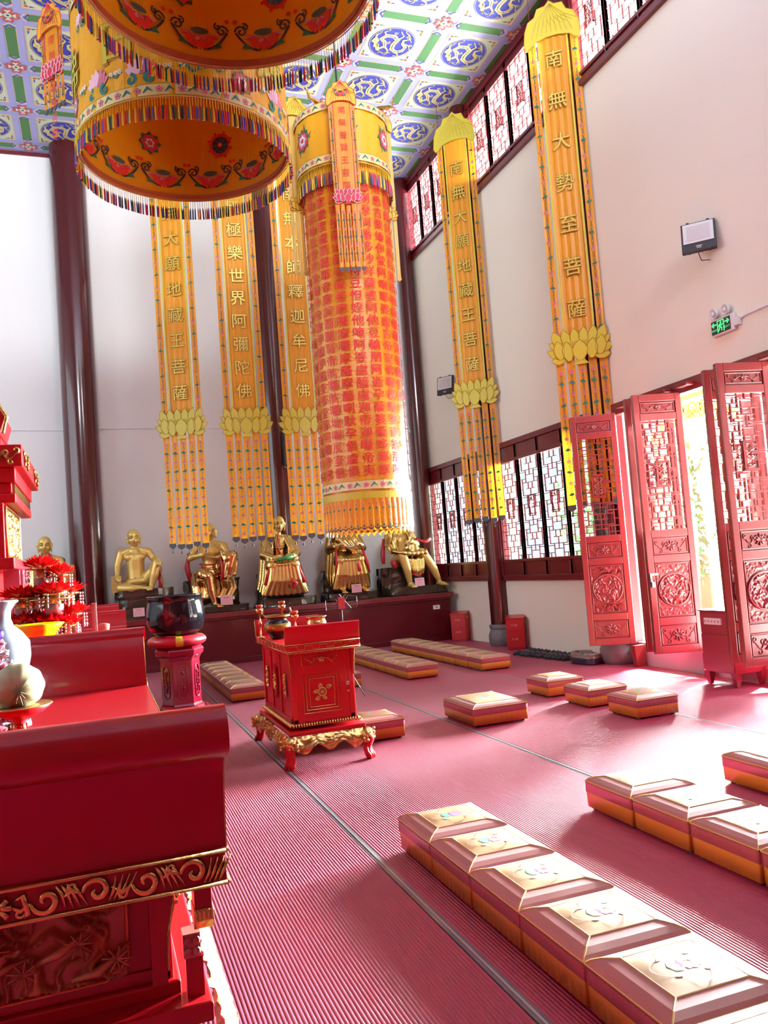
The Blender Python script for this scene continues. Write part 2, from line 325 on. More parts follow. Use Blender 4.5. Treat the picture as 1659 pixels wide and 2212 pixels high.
    return tag(b.build('ceiling'), kind='structure')
ceiling()

# ---- round lacquered columns
def column(n, x, y, r, z0, z1, base=None):
    b = MB(); b.m(colmat); b.lathe([(r, z0), (r, z1)], 32, (x, y, 0))
    if base:
        b.m(stone); R = base; b.lathe([(R * 0.86, 0), (R * 0.97, 0.05), (R, 0.13), (R * 0.98, 0.2), (R * 0.86, 0.27), (R * 0.82, 0.29), (R * 0.9, 0.32), (R * 0.9, 0.37), (r, 0.38)], 32, (x, y, 0))
    o = b.build('pillar_%d' % n, smooth=True); md = o.modifiers.new('e', 'EDGE_SPLIT'); tag(o, kind='structure')
column(1, -0.14, 15.88, 0.31, 0.936, ZC); column(2, 3.50, 15.92, 0.27, 0.936, ZC); column(3, 6.57, 16.02, 0.17, 0.936, ZC)
column(4, 6.70, 13.15, 0.19, 0.3, ZC, 0.25); column(5, 6.74, 9.72, 0.21, 0.3, ZC, 0.29)

b = MB(); b.m(mat('roof_tiles', (0.12, 0.12, 0.13), 0.8)); b.box(XW + 0.28, 9.7, -3, 22, 4.45, 4.6); b.box(XW + 0.28, 9.6, -3, 22, 10.0, 10.3); tag(b.build('roof_eaves'), kind='structure')
# ---- lattice windows
def lattice(b, x0, x1, z0, z1, t, d, y, unit=0.21):
    W = x1 - x0; X = lambda u: x0 + W * u
    n = max(3, round((z1 - z0) / unit)); H = (z1 - z0) / n
    hb = lambda u0, u1, z: b.box(X(u0), X(u1), y, y + d, z - t / 2, z + t / 2)
    vb = lambda u, a, c: b.box(X(u) - t / 2, X(u) + t / 2, y, y + d, a, c)
    for k in range(n):
        z = z0 + k * H; m = z + H * 0.6
        if k % 2 == 0:
            hb(0, 0.3, z + H * 0.3); hb(0.7, 1, z + H * 0.3); vb(0.3, z, m + H * 0.4); vb(0.7, z, m + H * 0.4); hb(0.3, 0.7, m); vb(0.5, m, z + H); vb(0.12, z, z + H * 0.3); vb(0.88, z, z + H * 0.3); hb(0, 0.3, z + H * 0.85); hb(0.7, 1, z + H * 0.85)
        else:
            hb(0.12, 0.88, z); vb(0.12, z, z + H); vb(0.88, z, z + H); hb(0.3, 0.7, z + H * 0.5); vb(0.4, z + H * 0.5, z + H); vb(0.6, z + H * 0.5, z + H); vb(0.5, z, z + H * 0.5); hb(0, 0.12, z + H * 0.5); hb(0.88, 1, z + H * 0.5); hb(0.12, 0.88, z + H)
def rosette(b, cx, cz, w_, h_, y, d):
    b.prism(rect(cx - w_, cx + w_, cz - h_, cz - h_ + 0.012), y, y + d); b.prism(rect(cx - w_, cx + w_, cz + h_ - 0.012, cz + h_), y, y + d)
    b.prism(rect(cx - w_, cx - w_ + 0.012, cz - h_, cz + h_), y, y + d); b.prism(rect(cx + w_ - 0.012, cx + w_, cz - h_, cz + h_), y, y + d)
    for i in (-1, 0, 1):
        for j in (-1, 0, 1):
            p = circ(13, 0.027, cx + i * w_ * 0.6, cz + j * h_ * 0.62); b.tube([(x, y + d / 2, z) for x, z in p + [p[0]]], 0.006, 4)
    for s_ in (1, -1):
        b.tube([(cx, y + d / 2, cz - h_), (cx + s_ * w_ * 0.7, y + d / 2, cz), (cx, y + d / 2, cz + h_)], 0.005, 4)
def window(n, ya, yb, z0, z1, np_, low, slope=False):
    # built facing -x: local x runs along -Y of the hall
    r = empty('window_%d' % n, (XW, yb, 0), -PI / 2, kind='structure'); Lg = yb - ya
    b = MB(); b.m(maroon)
    b.box(0, Lg, -0.06, 0.10, z0, z0 + 0.09); b.box(0, Lg, -0.06, 0.10, z1 - 0.09, z1)
    b.box(0, 0.07, -0.06, 0.1, z0, z1); b.box(Lg - 0.07, Lg, -0.06, 0.1, z0, z1)
    pw = (Lg - 0.14) / np_
    lo = 0.36 if low else 0.20; hi = 0.36 if low else 0.24
    lat = MB(); lat.m(maroon if low else mat('window_lattice_red', (0.20, 0.02, 0.02), 0.4)); gl = MB(); gl.m(glass)
    for k in range(np_):
        x = 0.07 + pw * k
        for q in (x, x + pw): b.box(q - 0.03, q + 0.03, -0.03, 0.025, z0 + 0.09, z1 - 0.09)
        b.box(x, x + pw, -0.02, 0.03, z0 + 0.09, z0 + lo - 0.04); b.box(x, x + pw, -0.045, 0.06, z0 + lo - 0.05, z0 + lo); b.box(x, x + pw, -0.045, 0.06, z1 - hi, z1 - hi + 0.05)
        b.box(x, x + pw, -0.02, 0.03, z1 - hi + 0.04, z1 - 0.09); b.box(x - 0.01, x + 0.01, -0.055, -0.045, z0 + 0.1, z0 + lo * 0.8)
        b.box(x + 0.05, x + 0.07, -0.03, -0.018, z0 + 0.11, z0 + lo - 0.07); b.box(x + pw - 0.07, x + pw - 0.05, -0.03, -0.018, z0 + 0.11, z0 + lo - 0.07)
        lattice(lat, x + 0.035, x + pw - 0.035, z0 + lo, z1 - hi, 0.011, 0.016, 0.0, 0.22)
        rosette(lat, x + pw / 2, (z0 + z1) / 2 + 0.03, 0.09, 0.17, -0.008, 0.03)
        gl.box(x + 0.035, x + pw - 0.035, 0.034, 0.038, z0 + lo, z1 - hi)
    b.build('window_frame', r, bev=0.006); lat.build('lattice', r); gl.build('pane', r)
window(1, 13.3, 16.1, 1.14, 3.52, 4, True); window(2, 9.95, 13.0, 1.14, 3.52, 4, True)
window(3, 13.3, 16.1, 8.03, 9.74, 4, False); window(4, 9.92, 13.0, 8.03, 9.74, 4, False); window(5, 6.62, 9.55, 8.03, 9.74, 4, False)

# ---- carved door leaves
def dragon_disc(b, cx, cz, R, y, m1):
    b.m(m1)
    def mk(u, v):
        d = math.hypot(u - 0.5, v - 0.5) * 2
        return 1.0 if d < 0.93 else 0.0
    relief(b, cx - R, cx + R, cz - R, cz + R, y, 0.022, 44, 8, 3, mk)
    p = circ(33, R * 0.95, cx, cz); b.tube([(x, y - 0.012, z) for x, z in p + [p[0]]], 0.010, 5)
def scroll_panel(b, x0, x1, z0, z1, y, m1, rr_=0.006):
    b.m(m1); cz = (z0 + z1) / 2; h = (z1 - z0) / 2; n = 4; L = x1 - x0
    for s_ in (1, -1):
        cx = (x0 + x1) / 2
        pts = [(cx + s_ * L * 0.46 * k / 12, y, cz + math.sin(k / 12 * PI * 2.4) * h * 0.45) for k in range(13)]; b.tube(pts, [rr_ * 1.4 - rr_ * 0.7 * k / 12 for k in range(13)], 5)
        for k in (2, 5, 8, 11):
            p = spiral(pts[k][0], pts[k][2] + (1 if k % 2 else -1) * h * 0.35, h * 0.38, 1.1, k, s_, 9); b.tube([(x, y, z) for x, z in p], [rr_] * 6 + [rr_ * 0.7] * 4, 4)
    for k in range(8):
        a = k * PI / 4; b.tube([((x0 + x1) / 2, y, cz), ((x0 + x1) / 2 + h * 0.8 * math.cos(a), y - 0.004, cz + h * 0.8 * math.sin(a))], [rr_, rr_ * 1.8], 5)
def leaf():
    r = empty('door_1', kind='structure'); Wd, Z0, Z1 = 0.60, 0.29, 3.38
    fr = MB(); fr.m(doorred); s = 0.075
    fr.box(0, s, -0.03, 0.03, Z0, Z1); fr.box(Wd - s, Wd, -0.03, 0.03, Z0, Z1)
    for z in (Z0, 0.62, 1.36, 1.66, 3.06, Z1 - 0.09): fr.box(s, Wd - s, -0.029, 0.029, z, z + 0.09)
    pan = [(Z0 + 0.09, 0.62), (0.71, 1.36), (1.45, 1.66), (3.15, Z1 - 0.09)]
    for a, c in pan:
        fr.box(s, Wd - s, -0.012, 0.012, a, c)
        for x0, x1, e, f in ((s + 0.015, Wd - s - 0.015, a + 0.012, a + 0.024), (s + 0.015, Wd - s - 0.015, c - 0.024, c - 0.012), (s + 0.015, s + 0.027, a + 0.02, c - 0.02), (Wd - s - 0.027, Wd - s - 0.015, a + 0.02, c - 0.02)): fr.box(x0, x1, -0.022, 0.0, e, f)
    fr.build('door_frame', r, bev=0.006)
    la = MB(); la.m(doorred); lattice(la, s, Wd - s, 1.75, 3.06, 0.013, 0.03, -0.015, 0.15)
    la_ = la.build('lattice', r)
    ro = MB(); ro.m(doorred); cx, cz = Wd / 2, 2.42
    for q in ((cx - 0.085, cx + 0.085, cz + 0.135, cz + 0.155), (cx - 0.085, cx + 0.085, cz - 0.155, cz - 0.135), (cx - 0.085, cx - 0.065, cz - 0.15, cz + 0.15), (cx + 0.065, cx + 0.085, cz - 0.15, cz + 0.15)): ro.box(q[0], q[1], -0.03, 0.02, q[2], q[3])
    for k in range(3):
        for s_ in (1, -1):
            p = spiral(cx + s_ * 0.028, cz + (k - 1) * 0.085, 0.04, 1.3, k, s_, 10); ro.tube([(x, -0.018, z) for x, z in p], 0.007, 5)
            ro.tube([(cx, -0.018, cz + (k - 1) * 0.085 - 0.04), (cx + s_ * 0.06, -0.018, cz + (k - 1) * 0.085), (cx, -0.018, cz + (k - 1) * 0.085 + 0.04)], 0.006, 5)
    ro.build('lattice_carving', la_)
    for i, (a, c) in enumerate(pan):
        cb = MB()
        if i == 1: 
            relief(cb.m(doorred), s + 0.03, Wd - s - 0.03, a + 0.03, c - 0.03, -0.012, 0.012, 36, 14, 5, lambda u, v: 1.0 if math.hypot((u - .5) * 2, (v - .5) * 2.8) > 1.05 else 0.0)
            dragon_disc(cb, Wd / 2, (a + c) / 2, 0.20, -0.013, doorred)
        else: scroll_panel(cb, s + 0.03, Wd - s - 0.03, a + 0.03, c - 0.03, -0.018, doorred)
        cb.build('carved_panel', r, smooth=True)
    return r
lf = leaf()
# hinge point, direction of leaf from hinge
def put(o, n, hx, hy, fx, fy, face=1):
    o.name = 'door_%d' % n; a = math.atan2(hy - fy, hx - fx); o.location = (fx, fy, 0); o.rotation_euler = (0, 0, a); return o
put(lf, 1, 6.69, 9.28, 6.17, 9.60)
put(copy_tree(lf), 2, 6.72, 8.05, 6.15, 8.20); put(copy_tree(lf), 3, 6.68, 8.30, 6.20, 8.42)
put(copy_tree(lf), 4, 6.62, 6.60, 6.06, 6.68); put(copy_tree(lf), 5, 6.66, 6.84, 6.15, 6.97)
b = MB(); b.m(mat('chrome', (0.75, 0.75, 0.76), 0.2, metal=1.0)); b.box(6.15, 6.30, 8.155, 8.16, 1.215, 1.24); b.box(6.14, 6.16, 8.14, 8.17, 1.13, 1.24); b.tube([(6.15, 8.13, 1.14), (6.15, 8.12, 1.18), (6.17, 8.12, 1.18), (6.17, 8.13, 1.14)], 0.006, 5); b.box(6.135, 6.175, 8.11, 8.145, 1.08, 1.14)
tag(b.build('door_padlock'), 'steel padlock and hasp on the second red door leaf', 'padlock')

# ---- ribbed red mats on the floor, with grey joint strips between them
matm = mat('ribbed_red_mat', (0.34, 0.006, 0.058), 0.42, spec=0.5, coat=0.42, crough=0.36, noise_amt=0.08, nscale=3)
mb_ = matm.node_tree.nodes['Principled BSDF']; mb_.inputs['Coat IOR'].default_value = 1.5; mb_.inputs['Sheen Weight'].default_value = 0.12; mb_.inputs['Sheen Roughness'].default_value = 0.35
def ribmat(x0, x1, y0, y1, lab):
    n = int((x1 - x0) / 0.0165); vs = []; prof = ((0.0, 0.0), (0.16, 0.003), (0.38, 0.0042), (0.62, 0.0042), (0.84, 0.003)); P = []
    for k in range(n):
        for u, h in prof: P.append((x0 + (x1 - x0) * (k + u) / n, h))
    P.append((x1, 0.0)); m = len(P); ys = [y0 + (y1 - y0) * j / 8 for j in range(9)]
    b = MB(); b.m(matm); b.add([(x, y, z) for y in ys for x, z in P], [(j * m + i, j * m + i + 1, (j + 1) * m + i + 1, (j + 1) * m + i) for j in range(8) for i in range(m - 1)])
    b.box(x0, x1, y0, y1, -0.012, -0.0005)
    o = b.build('floor_mat', smooth=True); tag(o, lab, 'floor mat', 'ribbed red mats laid along the hall')
ribmat(-2.30, -0.54, -1.5, 15.0, 'ribbed red floor mat left of the altar tables, mostly hidden by them')
ribmat(-0.50, 1.335, -1.5, 15.0, 'ribbed red floor mat running beside and under the big red altar tables')
ribmat(1.385, 3.175, -1.5, 15.0, 'ribbed red floor mat under the carved red pedestal cabinet and nearest cushion row')
ribmat(3.225, 4.975, -1.5, 15.0, 'ribbed red floor mat under the single large square cushion')
ribmat(5.015, 6.74, -1.5, 15.0, 'ribbed red floor mat next to the open doors, brightly lit')
strip = mat('grey_rubber_strip', (0.10, 0.12, 0.13), 0.4, coat=0.3)
for x, lab in ((1.36, 'grey joint strip in the floor beside the carved red pedestal cabinet'), (3.20, 'grey joint strip in the floor by the large square cushion'), (4.995, 'grey joint strip in the floor nearest the doors')):
    b = MB(); b.m(strip); b.box(x - 0.022, x + 0.022, -1.5, 15, -0.011, 0.003); b.m(mat('zinc', (0.5, 0.52, 0.54), 0.35, metal=0.8)); b.box(x - 0.005, x + 0.005, -1.5, 15, 0.003, 0.006)
    tag(b.build('floor_joint_strip'), lab, 'floor strip', 'grey joint strips between the mats')

# ================================================================ KNEELING CUSHIONS
corange = mat('cushion_orange_skirt', (0.92, 0.42, 0.045), 0.35, coat=0.8, noise_amt=0.08, nscale=6, crough=0.12)
cpink = mat('cushion_pink_band', (0.50, 0.12, 0.15), 0.35, coat=0.6, noise_amt=0.15, nscale=14, crough=0.12)
cmar = mat('cushion_brocade_border', (0.20, 0.028, 0.030), 0.45, spec=0.25, coat=0.3, noise_amt=0.4, nscale=45, crough=0.08, col2=(0.32, 0.12, 0.10))
ctan = mat('cushion_tan_panel', (0.27, 0.165, 0.075), 0.6, spec=0.10, coat=0.10, noise_amt=0.06, nscale=10, crough=0.1)
def cushion(W, D):
    r = empty('kneeling_cushion'); H0, H1, H2 = 0.022, 0.115, 0.165
    b = MB(); b.m(corange); n = 26
    def ring(z, off, wav):
        P = []
        for (xa, ya, xb, yb) in ((0, 0, W, 0), (W, 0, W, D), (W, D, 0, D), (0, D, 0, 0)):
            for k in range(n):
                t = k / n; x = xa + (xb - xa) * t; y = ya + (yb - ya) * t; q = off + wav * (0.5 + 0.5 * math.sin(k * 2.4)) * min(1, 8 * t, 8 * (1 - t)); nx, ny = (yb - ya), -(xb - xa); l = math.hypot(nx, ny); P.append((x + nx / l * q, y + ny / l * q, z))
        return P
    def shell(b, rs):
        m = len(rs[0]); b.add([p for q in rs for p in q], [(j * m + i, j * m + (i + 1) % m, (j + 1) * m + (i + 1) % m, (j + 1) * m + i) for j in range(len(rs) - 1) for i in range(m)])
    shell(b, [ring(H0, -0.012, 0), ring(H0, -0.006, 0.004), ring(H1, -0.002, 0.003)]); b.add([(0.01, 0.01, H0), (W - .01, .01, H0), (W - .01, D - .01, H0), (.01, D - .01, H0)], [(3, 2, 1, 0)])
    b.build('skirt', r, smooth=True)
    b = MB(); b.m(cpink); shell(b, [ring(H1 - 0.004, 0.001, 0), ring(H1, 0.003, 0.002), ring(H2, 0.001, 0.001)]); b.build('band', r, smooth=True)
    b = MB(); b.m(cmar); bd = 0.085
    def ins(d, z): return [(d, d, z), (W - d, d, z), (W - d, D - d, z), (d, D - d, z)]
    R = [ins(0.0, H2), ins(-0.003, H2 + 0.012), ins(0.012, H2 + 0.026), ins(0.04, H2 + 0.038), ins(bd, H2 + 0.047), ins(bd + 0.06, H2 + 0.053)]
    b.add([p for q in R for p in q], [(4 * j + i, 4 * j + (i + 1) % 4, 4 * j + 4 + (i + 1) % 4, 4 * j + 4 + i) for j in range(5) for i in range(4)] + [(20, 21, 22, 23)])
    b.m(goldp)
    for i in range(4):
        P = [R[1][i], R[2][i], R[3][i], R[4][i]]; b.tube(P, 0.0035, 5); q = [R[1][i], R[1][(i + 1) % 4]]; b.tube(q, 0.003, 5)
        b.tube([R[4][i], R[4][(i + 1) % 4]], 0.0032, 5)
    pad_ = b.build('pad', r)
    b = MB(); b.m(ctan); zt = H2 + 0.053
    b.grid(lambda u, v: (bd + 0.002 + (W - 2 * bd - 0.004) * u, bd + 0.002 + (D - 2 * bd - 0.004) * v, H2 + 0.0485 + 0.008 * (1 - (2 * u - 1) ** 4) * (1 - (2 * v - 1) ** 4)), 10, 10)
    zz = H2 + 0.0575; fn = lambda a, c: (W / 2 + a, D / 2 + c, zz)
    b.m(mat('faded_lilac_thread', (0.40, 0.10, 0.26), 0.7, spec=0.1)); 
    for k in range(9):
        a = k * 2 * PI / 9; b.add([fn(0.02 + 0.045 * (math.cos(a) * p - math.sin(a) * q), 0.045 * (math.sin(a) * p + math.cos(a) * q)) for p, q in ((0.2, 0), (0.7, .3), (1, 0), (.7, -.3))], [(0, 1, 2, 3)])
    b.m(mat('faded_green_thread', (0.06, 0.26, 0.14), 0.7, spec=0.1)); b.add([fn(-0.03 + 0.03 * math.cos(i), 0.04 * math.sin(i)) for i in range(6)], [(0, 1, 2, 3, 4, 5)])
    b.m(mat('faded_brown_thread', (0.26, 0.06, 0.04), 0.7, spec=0.1)); pr = [(0.105 * (1 + 0.18 * math.cos(4 * t)) * math.cos(t), 0.105 * (1 + 0.18 * math.cos(4 * t)) * math.sin(t)) for t in [i * PI / 20 for i in range(41)]]
    for (x, y), (x2, y2) in zip(pr, pr[1:]): b.add([fn(x, y), fn(x2, y2), fn(x2 * .95, y2 * .95), fn(x * .95, y * .95)], [(0, 1, 2, 3)])
    b.m(mat('faded_blue_thread', (0.20, 0.20, 0.34), 0.7, spec=0.1))
    for k in range(4):
        a = PI / 4 + k * PI / 2; b.add([fn(0.08 * math.cos(a) + 0.016 * math.cos(i), 0.08 * math.sin(a) + 0.01 * math.sin(i)) for i in range(6)], [(0, 1, 2, 3, 4, 5)])
    b.build('top_panel', pad_, smooth=True)
    for x, y in ((0.04, 0.04), (W - 0.04, 0.04), (0.04, D - 0.04), (W - 0.04, D - 0.04)):
        b = MB(); b.m(blackm); b.lathe([(0.018, 0.004), (0.02, H0 + 0.002)], 10, (x, y, 0)); b.build('foot', r)
    return r
cuA = cushion(0.455, 0.455); cuB = cushion(0.57, 0.70); usedA = []
for q in (cmar,): q.node_tree.nodes['Principled BSDF'].inputs['Sheen Weight'].default_value = 0.1
def cus(x, y, lab, group, src=None, rz=0.0):
    src = src or cuA
    if src in usedA: o = copy_tree(src)
    else: o = src; usedA.append(src)
    o.location = (x, y, 0); o.rotation_euler = (0, 0, rz); tag(o, lab, 'cushion', group); return o
ORD = ['first', 'second', 'third', 'fourth', 'fifth', 'sixth', 'seventh', 'eighth', 'ninth']
for k in range(6): cus(1.515, 3.97 - 0.466 * k, 'plastic-wrapped kneeling cushion, %s from the far end of the nearest row' % ORD[k], 'cushions in the nearest row')
for k in range(4): cus(2.765, 4.03 - 0.475 * k, 'plastic-wrapped kneeling cushion, %s from the far end of the middle foreground row' % ORD[k], 'cushions in the middle foreground row')
for k in range(2): cus(3.80, 4.02 - 0.475 * k, 'plastic-wrapped kneeling cushion, %s of the row at the right edge' % ORD[k], 'cushions at the right edge')
cus(3.24, 7.09, 'large square kneeling cushion standing alone on the middle mat', None, cuB)
cus(4.555, 7.99, 'square cushion farthest from camera of the three staggered before the doors', 'three staggered cushions before the doors')
cus(4.555, 7.19, 'square cushion in the middle of the three staggered before the doors', 'three staggered cushions before the doors')
cus(4.57, 6.43, 'square cushion nearest to camera of the three staggered before the doors', 'three staggered cushions before the doors')
cus(2.12, 7.15, 'kneeling cushion half hidden behind the carved red pedestal cabinet', None)
cus(2.765, 10.47, 'small kneeling cushion seen between the pedestal cabinet and middle back row', None)
for k in range(7): cus(1.50, 10.46 + 0.466 * k, 'kneeling cushion, %s from the near end of the back row left of the pedestal' % ORD[k], 'cushions in the back row left')
for k in range(7): cus(3.87, 10.49 + 0.466 * k, 'kneeling cushion, %s from the near end of the middle back row' % ORD[k], 'cushions in the middle back row')
for k in range(8): cus(4.95, 10.43 + 0.466 * k, 'kneeling cushion, %s from the near end of the right back row' % ORD[k], 'cushions in the right back row')

# ================================================================ PLATFORM ALONG THE BACK WALL
b = MB(); b.m(platred); b.box(-6, 6.58, 15.06, YB - 0.01, 0, 0.80); b.box(-6, 6.62, 15.02, YB - 0.01, 0, 0.10)
b.m(maroon); b.box(-6, 6.60, 15.03, YB - 0.01, 0.80, 0.84); b.box(-6, 6.63, 14.98, YB - 0.01, 0.84, 0.935)
tag(b.build('statue_platform', bev=0.008), 'long maroon wooden platform carrying the row of golden statues', 'platform')
b = MB(); b.m(white); b.box(6.20, 6.34, 15.045, 15.06, 0.62, 0.70); b.m(blackm); b.box(6.25, 6.29, 15.043, 15.046, 0.65, 0.67); tag(b.build('wall_socket'), 'white socket plate on the right end of the statue platform', 'socket')
# ================================================================ EMBROIDERED HANGING BANNERS
def lotus(b, cx, cz, W, H, y, m1, m2, core=None, t=0.008):
    # padded lotus applique with corded outlines ; cz = middle
    def petal(x, z, a, L, Wd, k):
        c, s_ = math.sin(a), math.cos(a); P = []
        for u, v in ((0, 0.35), (0.25, 0.85), (0.55, 1.0), (0.8, 0.6), (1.0, 0), (0.8, -0.6), (0.55, -1.0), (0.25, -0.85), (0, -0.35)):
            P.append((x + L * u * c + Wd * v * s_, z + L * u * s_ - Wd * v * c))
        yy_ = y - 0.003 * k; b.m(m1); b.prism(P, yy_ - t, yy_)
        b.m(m2); b.tube([(p[0], yy_ - t - 0.001, p[1]) for p in P], 0.0045, 4)
    z0 = cz - H * 0.38
    for s_ in (-1, 1):
        petal(cx + s_ * W * 0.22, z0 + H * 0.10, s_ * 1.62, W * 0.24, H * 0.14, 0); petal(cx + s_ * W * 0.28, z0 + H * 0.18, s_ * 1.12, W * 0.26, H * 0.13, 1)
        petal(cx + s_ * W * 0.26, z0 + H * 0.34, s_ * 0.95, W * 0.27, H * 0.12, 0)
    for x, a in ((-0.3, -0.35), (-0.18, -0.2), (-0.06, -0.06), (0.06, 0.06), (0.18, 0.2), (0.3, 0.35)): petal(cx + x * W, z0 + H * 0.45, a, H * 0.56, W * 0.075, 1)
    b.m(m1); b.prism([(cx + W * 0.3 * math.cos(t_), cz + H * 0.12 + H * 0.13 * math.sin(t_)) for t_ in [i * PI / 8 for i in range(16)]], y - t - 0.008, y)
    b.m(core or m2)
    for i in range(9):
        for j in range(2): p = circ(7, W * 0.022, cx + (i - 4) * W * 0.06, cz + H * (0.09 + 0.08 * j)); b.tube([(q[0], y - t - 0.010, q[1]) for q in p + [p[0]]], 0.0028, 4)
    for s_ in (-1, 1):
        petal(cx + s_ * W * 0.30, z0 + H * 0.1, s_ * 0.15, H * 0.58, W * 0.085, 4); petal(cx + s_ * W * 0.17, z0 + H * 0.02, s_ * 0.12, H * 0.60, W * 0.085, 5)
    petal(cx, z0, 0, H * 0.62, W * 0.12, 7); b.m(m1); b.prism([(cx - W * 0.12, z0 - H * 0.12), (cx + W * 0.12, z0 - H * 0.12), (cx + W * 0.05, z0 + H * 0.03), (cx - W * 0.05, z0 + H * 0.03)], y - 0.02, y)
def leaftop(b, cx, z0, W, H, y, m1, m2):
    P = [(-0.5, 0.05), (-0.46, -0.05), (-0.38, 0.0), (-0.3, 0.1), (-0.1, 0.16), (0.1, 0.16), (0.3, 0.1), (0.38, 0.0), (0.46, -0.05), (0.5, 0.05), (0.47, 0.4), (0.40, 0.62), (0.28, 0.7), (0.22, 0.88), (0.08, 0.9), (0, 1.0), (-0.08, 0.9), (-0.22, 0.88), (-0.28, 0.7), (-0.40, 0.62), (-0.47, 0.4)]
    P = [(cx + u * W, z0 + v * H) for u, v in P]; b.m(m1); b.prism(P, y - 0.012, y)
    b.m(m2); b.tube([(p[0], y - 0.013, p[1]) for p in P + [P[0]]], 0.004, 4)
    for k in range(-4, 5):
        b.tube([(cx, y - 0.015, z0 + H * 0.93), (cx + k * W * 0.06, y - 0.015, z0 + H * 0.6), (cx + k * W * 0.09, y - 0.015, z0 + H * 0.25 - abs(k) * 0.01)], 0.0025, 3)
        b.tube([(cx + k * W * 0.06, y - 0.015, z0 + H * 0.6), (cx + (k + 0.8) * W * 0.1, y - 0.015, z0 + H * 0.4)], 0.002, 3)
def strip_(b, x0, x1, z0, z1, mt_, amp=0.006, ph=0.0, n=6, y=0.0):
    b.m(mt_); nz = max(4, int((z1 - z0) / 0.1))
    f = lambda u, v: (x0 + (x1 - x0) * u, y + amp * math.sin(u * 7 + ph + v * 3) * math.sin(v * 9 + ph), z0 + (z1 - z0) * v)
    b.grid(f, n, nz)
def banner(label, txt, loc, rz, zl, gap, ztop, ztail, seed):
    r = empty('hanging_banner', (loc[0], loc[1], ztail), rz); tag(r, label, 'banner', 'long embroidered banners on the walls')
    Z = lambda z: z - ztail
    zc = zl; zt = ztop
    b = MB(); nz = 60; x0, x1 = -0.19, 0.19; b.m(silk)
    b.grid(lambda u, v: (x0 + (x1 - x0) * u, 0.006 * math.sin(u * 24 + seed) + 0.01 * math.sin(v * 12 + seed), Z(zc) + (zt - zc) * v), 14, nz)
    b.m(lime)
    for s_ in (-1, 1): b.prism(rect(*sorted((s_ * 0.19, s_ * 0.215)), Z(zc), Z(zt)), -0.018, -0.004)
    b.m(golde)
    for k, ch in enumerate(reversed(txt)):
        z = Z(zc) + 0.56 + gap * k
        b.m(lined); [text(b, ch, p * 0.008, z + q * 0.008, 0.27, -0.020) for p in (-1, 1) for q in (-1, 1)]; b.m(golde); text(b, ch, 0, z, 0.27, -0.026)
    b.build('text_panel', r)
    for s_ in (-1, 1):
        b = MB(); xa, xb = sorted((s_ * 0.245, s_ * 0.35)); strip_(b, xa, xb, Z(zc), Z(zt), silk, 0.006, seed + s_, 4); vine(b, (xa + xb) / 2, Z(zc), Z(zt), -0.012, 0.44, 0.034, 0.1 * s_ + 0.1)
        b.build('side_ribbon', r)
    b = MB(); leaftop(b, 0, Z(zt) - 0.30, 0.80, 0.62, -0.02, lime, lined); b.build('lotus_leaf_top', r)
    b = MB(); b.m(maroon); b.tube([(-0.36, 0.01, Z(zt)), (0.36, 0.01, Z(zt))], 0.012, 6)
    for s_ in (-1, 1): b.tube([(s_ * 0.3, 0.01, Z(zt)), (s_ * 0.3, 0.01, Z(ZC))], 0.005, 5)
    b.build('hanging_rod', r)
    b = MB(); lotus(b, 0, Z(zc), 0.88, 0.46, -0.03, lime, lined); b.build('lotus_applique', r)
    for k in range(5):
        x = -0.295 + 0.1475 * k; dz = 0.02 * math.sin(k * 2.3 + seed); dx = 0.012 * math.sin(k + seed)
        b = MB(); b.m(silk); nzz = 20
        b.grid(lambda u, v: (x - 0.056 + 0.112 * u + dx * (1 - v), 0.008 * math.sin(k * 2 + v * 9) + 0.004 * math.sin(u * 6), 0.13 + dz + (Z(zc) - 0.13 - dz) * v), 3, nzz)
        vine(b, x, 0.13 + dz, Z(zc) - 0.24, -0.014, 0.31, 0.036, 0.02)
        xx_ = x + dx; b.m(greytip); b.prism([(xx_ - 0.06, 0.14 + dz), (xx_ - 0.06, 0.085 + dz), (xx_, 0.045 + dz), (xx_ + 0.06, 0.085 + dz), (xx_ + 0.06, 0.14 + dz)], -0.012, 0.006)
        b.m(thr); b.tube([(xx_, 0, 0.047 + dz), (xx_, 0, 0.02 + dz)], 0.004, 4); b.lathe([(0.004, 0.025 + dz), (0.012, 0.012 + dz), (0.016, -0.02 + dz)], 6, (xx_, 0, 0))
        b.build('tail', r)
    return r
banner('yellow banner with gold characters and lime lotus, leftmost on the back wall', '南無大願地藏王菩薩', (1.48, 14.0), -0.45, 4.16, 0.445, 9.25, 2.03, 1)
banner('yellow banner with gold characters and ochre lotus, middle one on the back wall', '南無極樂世界阿彌陀佛', (2.50, 13.7), -0.12, 4.12, 0.40, 9.25, 2.06, 2)
banner('yellow banner on the back wall, partly hidden by the round red-lettered sutra pillar', '南無本師釋迦牟尼佛', (3.49, 13.6), -0.12, 4.10, 0.435, 9.25, 2.04, 3)
banner('yellow banner hanging before the column between the two lower windows', '南無大願地藏王菩薩', (6.43, 12.9), -0.80, 4.42, 0.445, 9.25, 2.12, 4)
banner('yellow banner hanging nearest the open door leaves on the right wall', '南無大勢至菩薩', (6.46, 9.62), -0.72, 4.36, 0.60, 9.05, 2.08, 5)

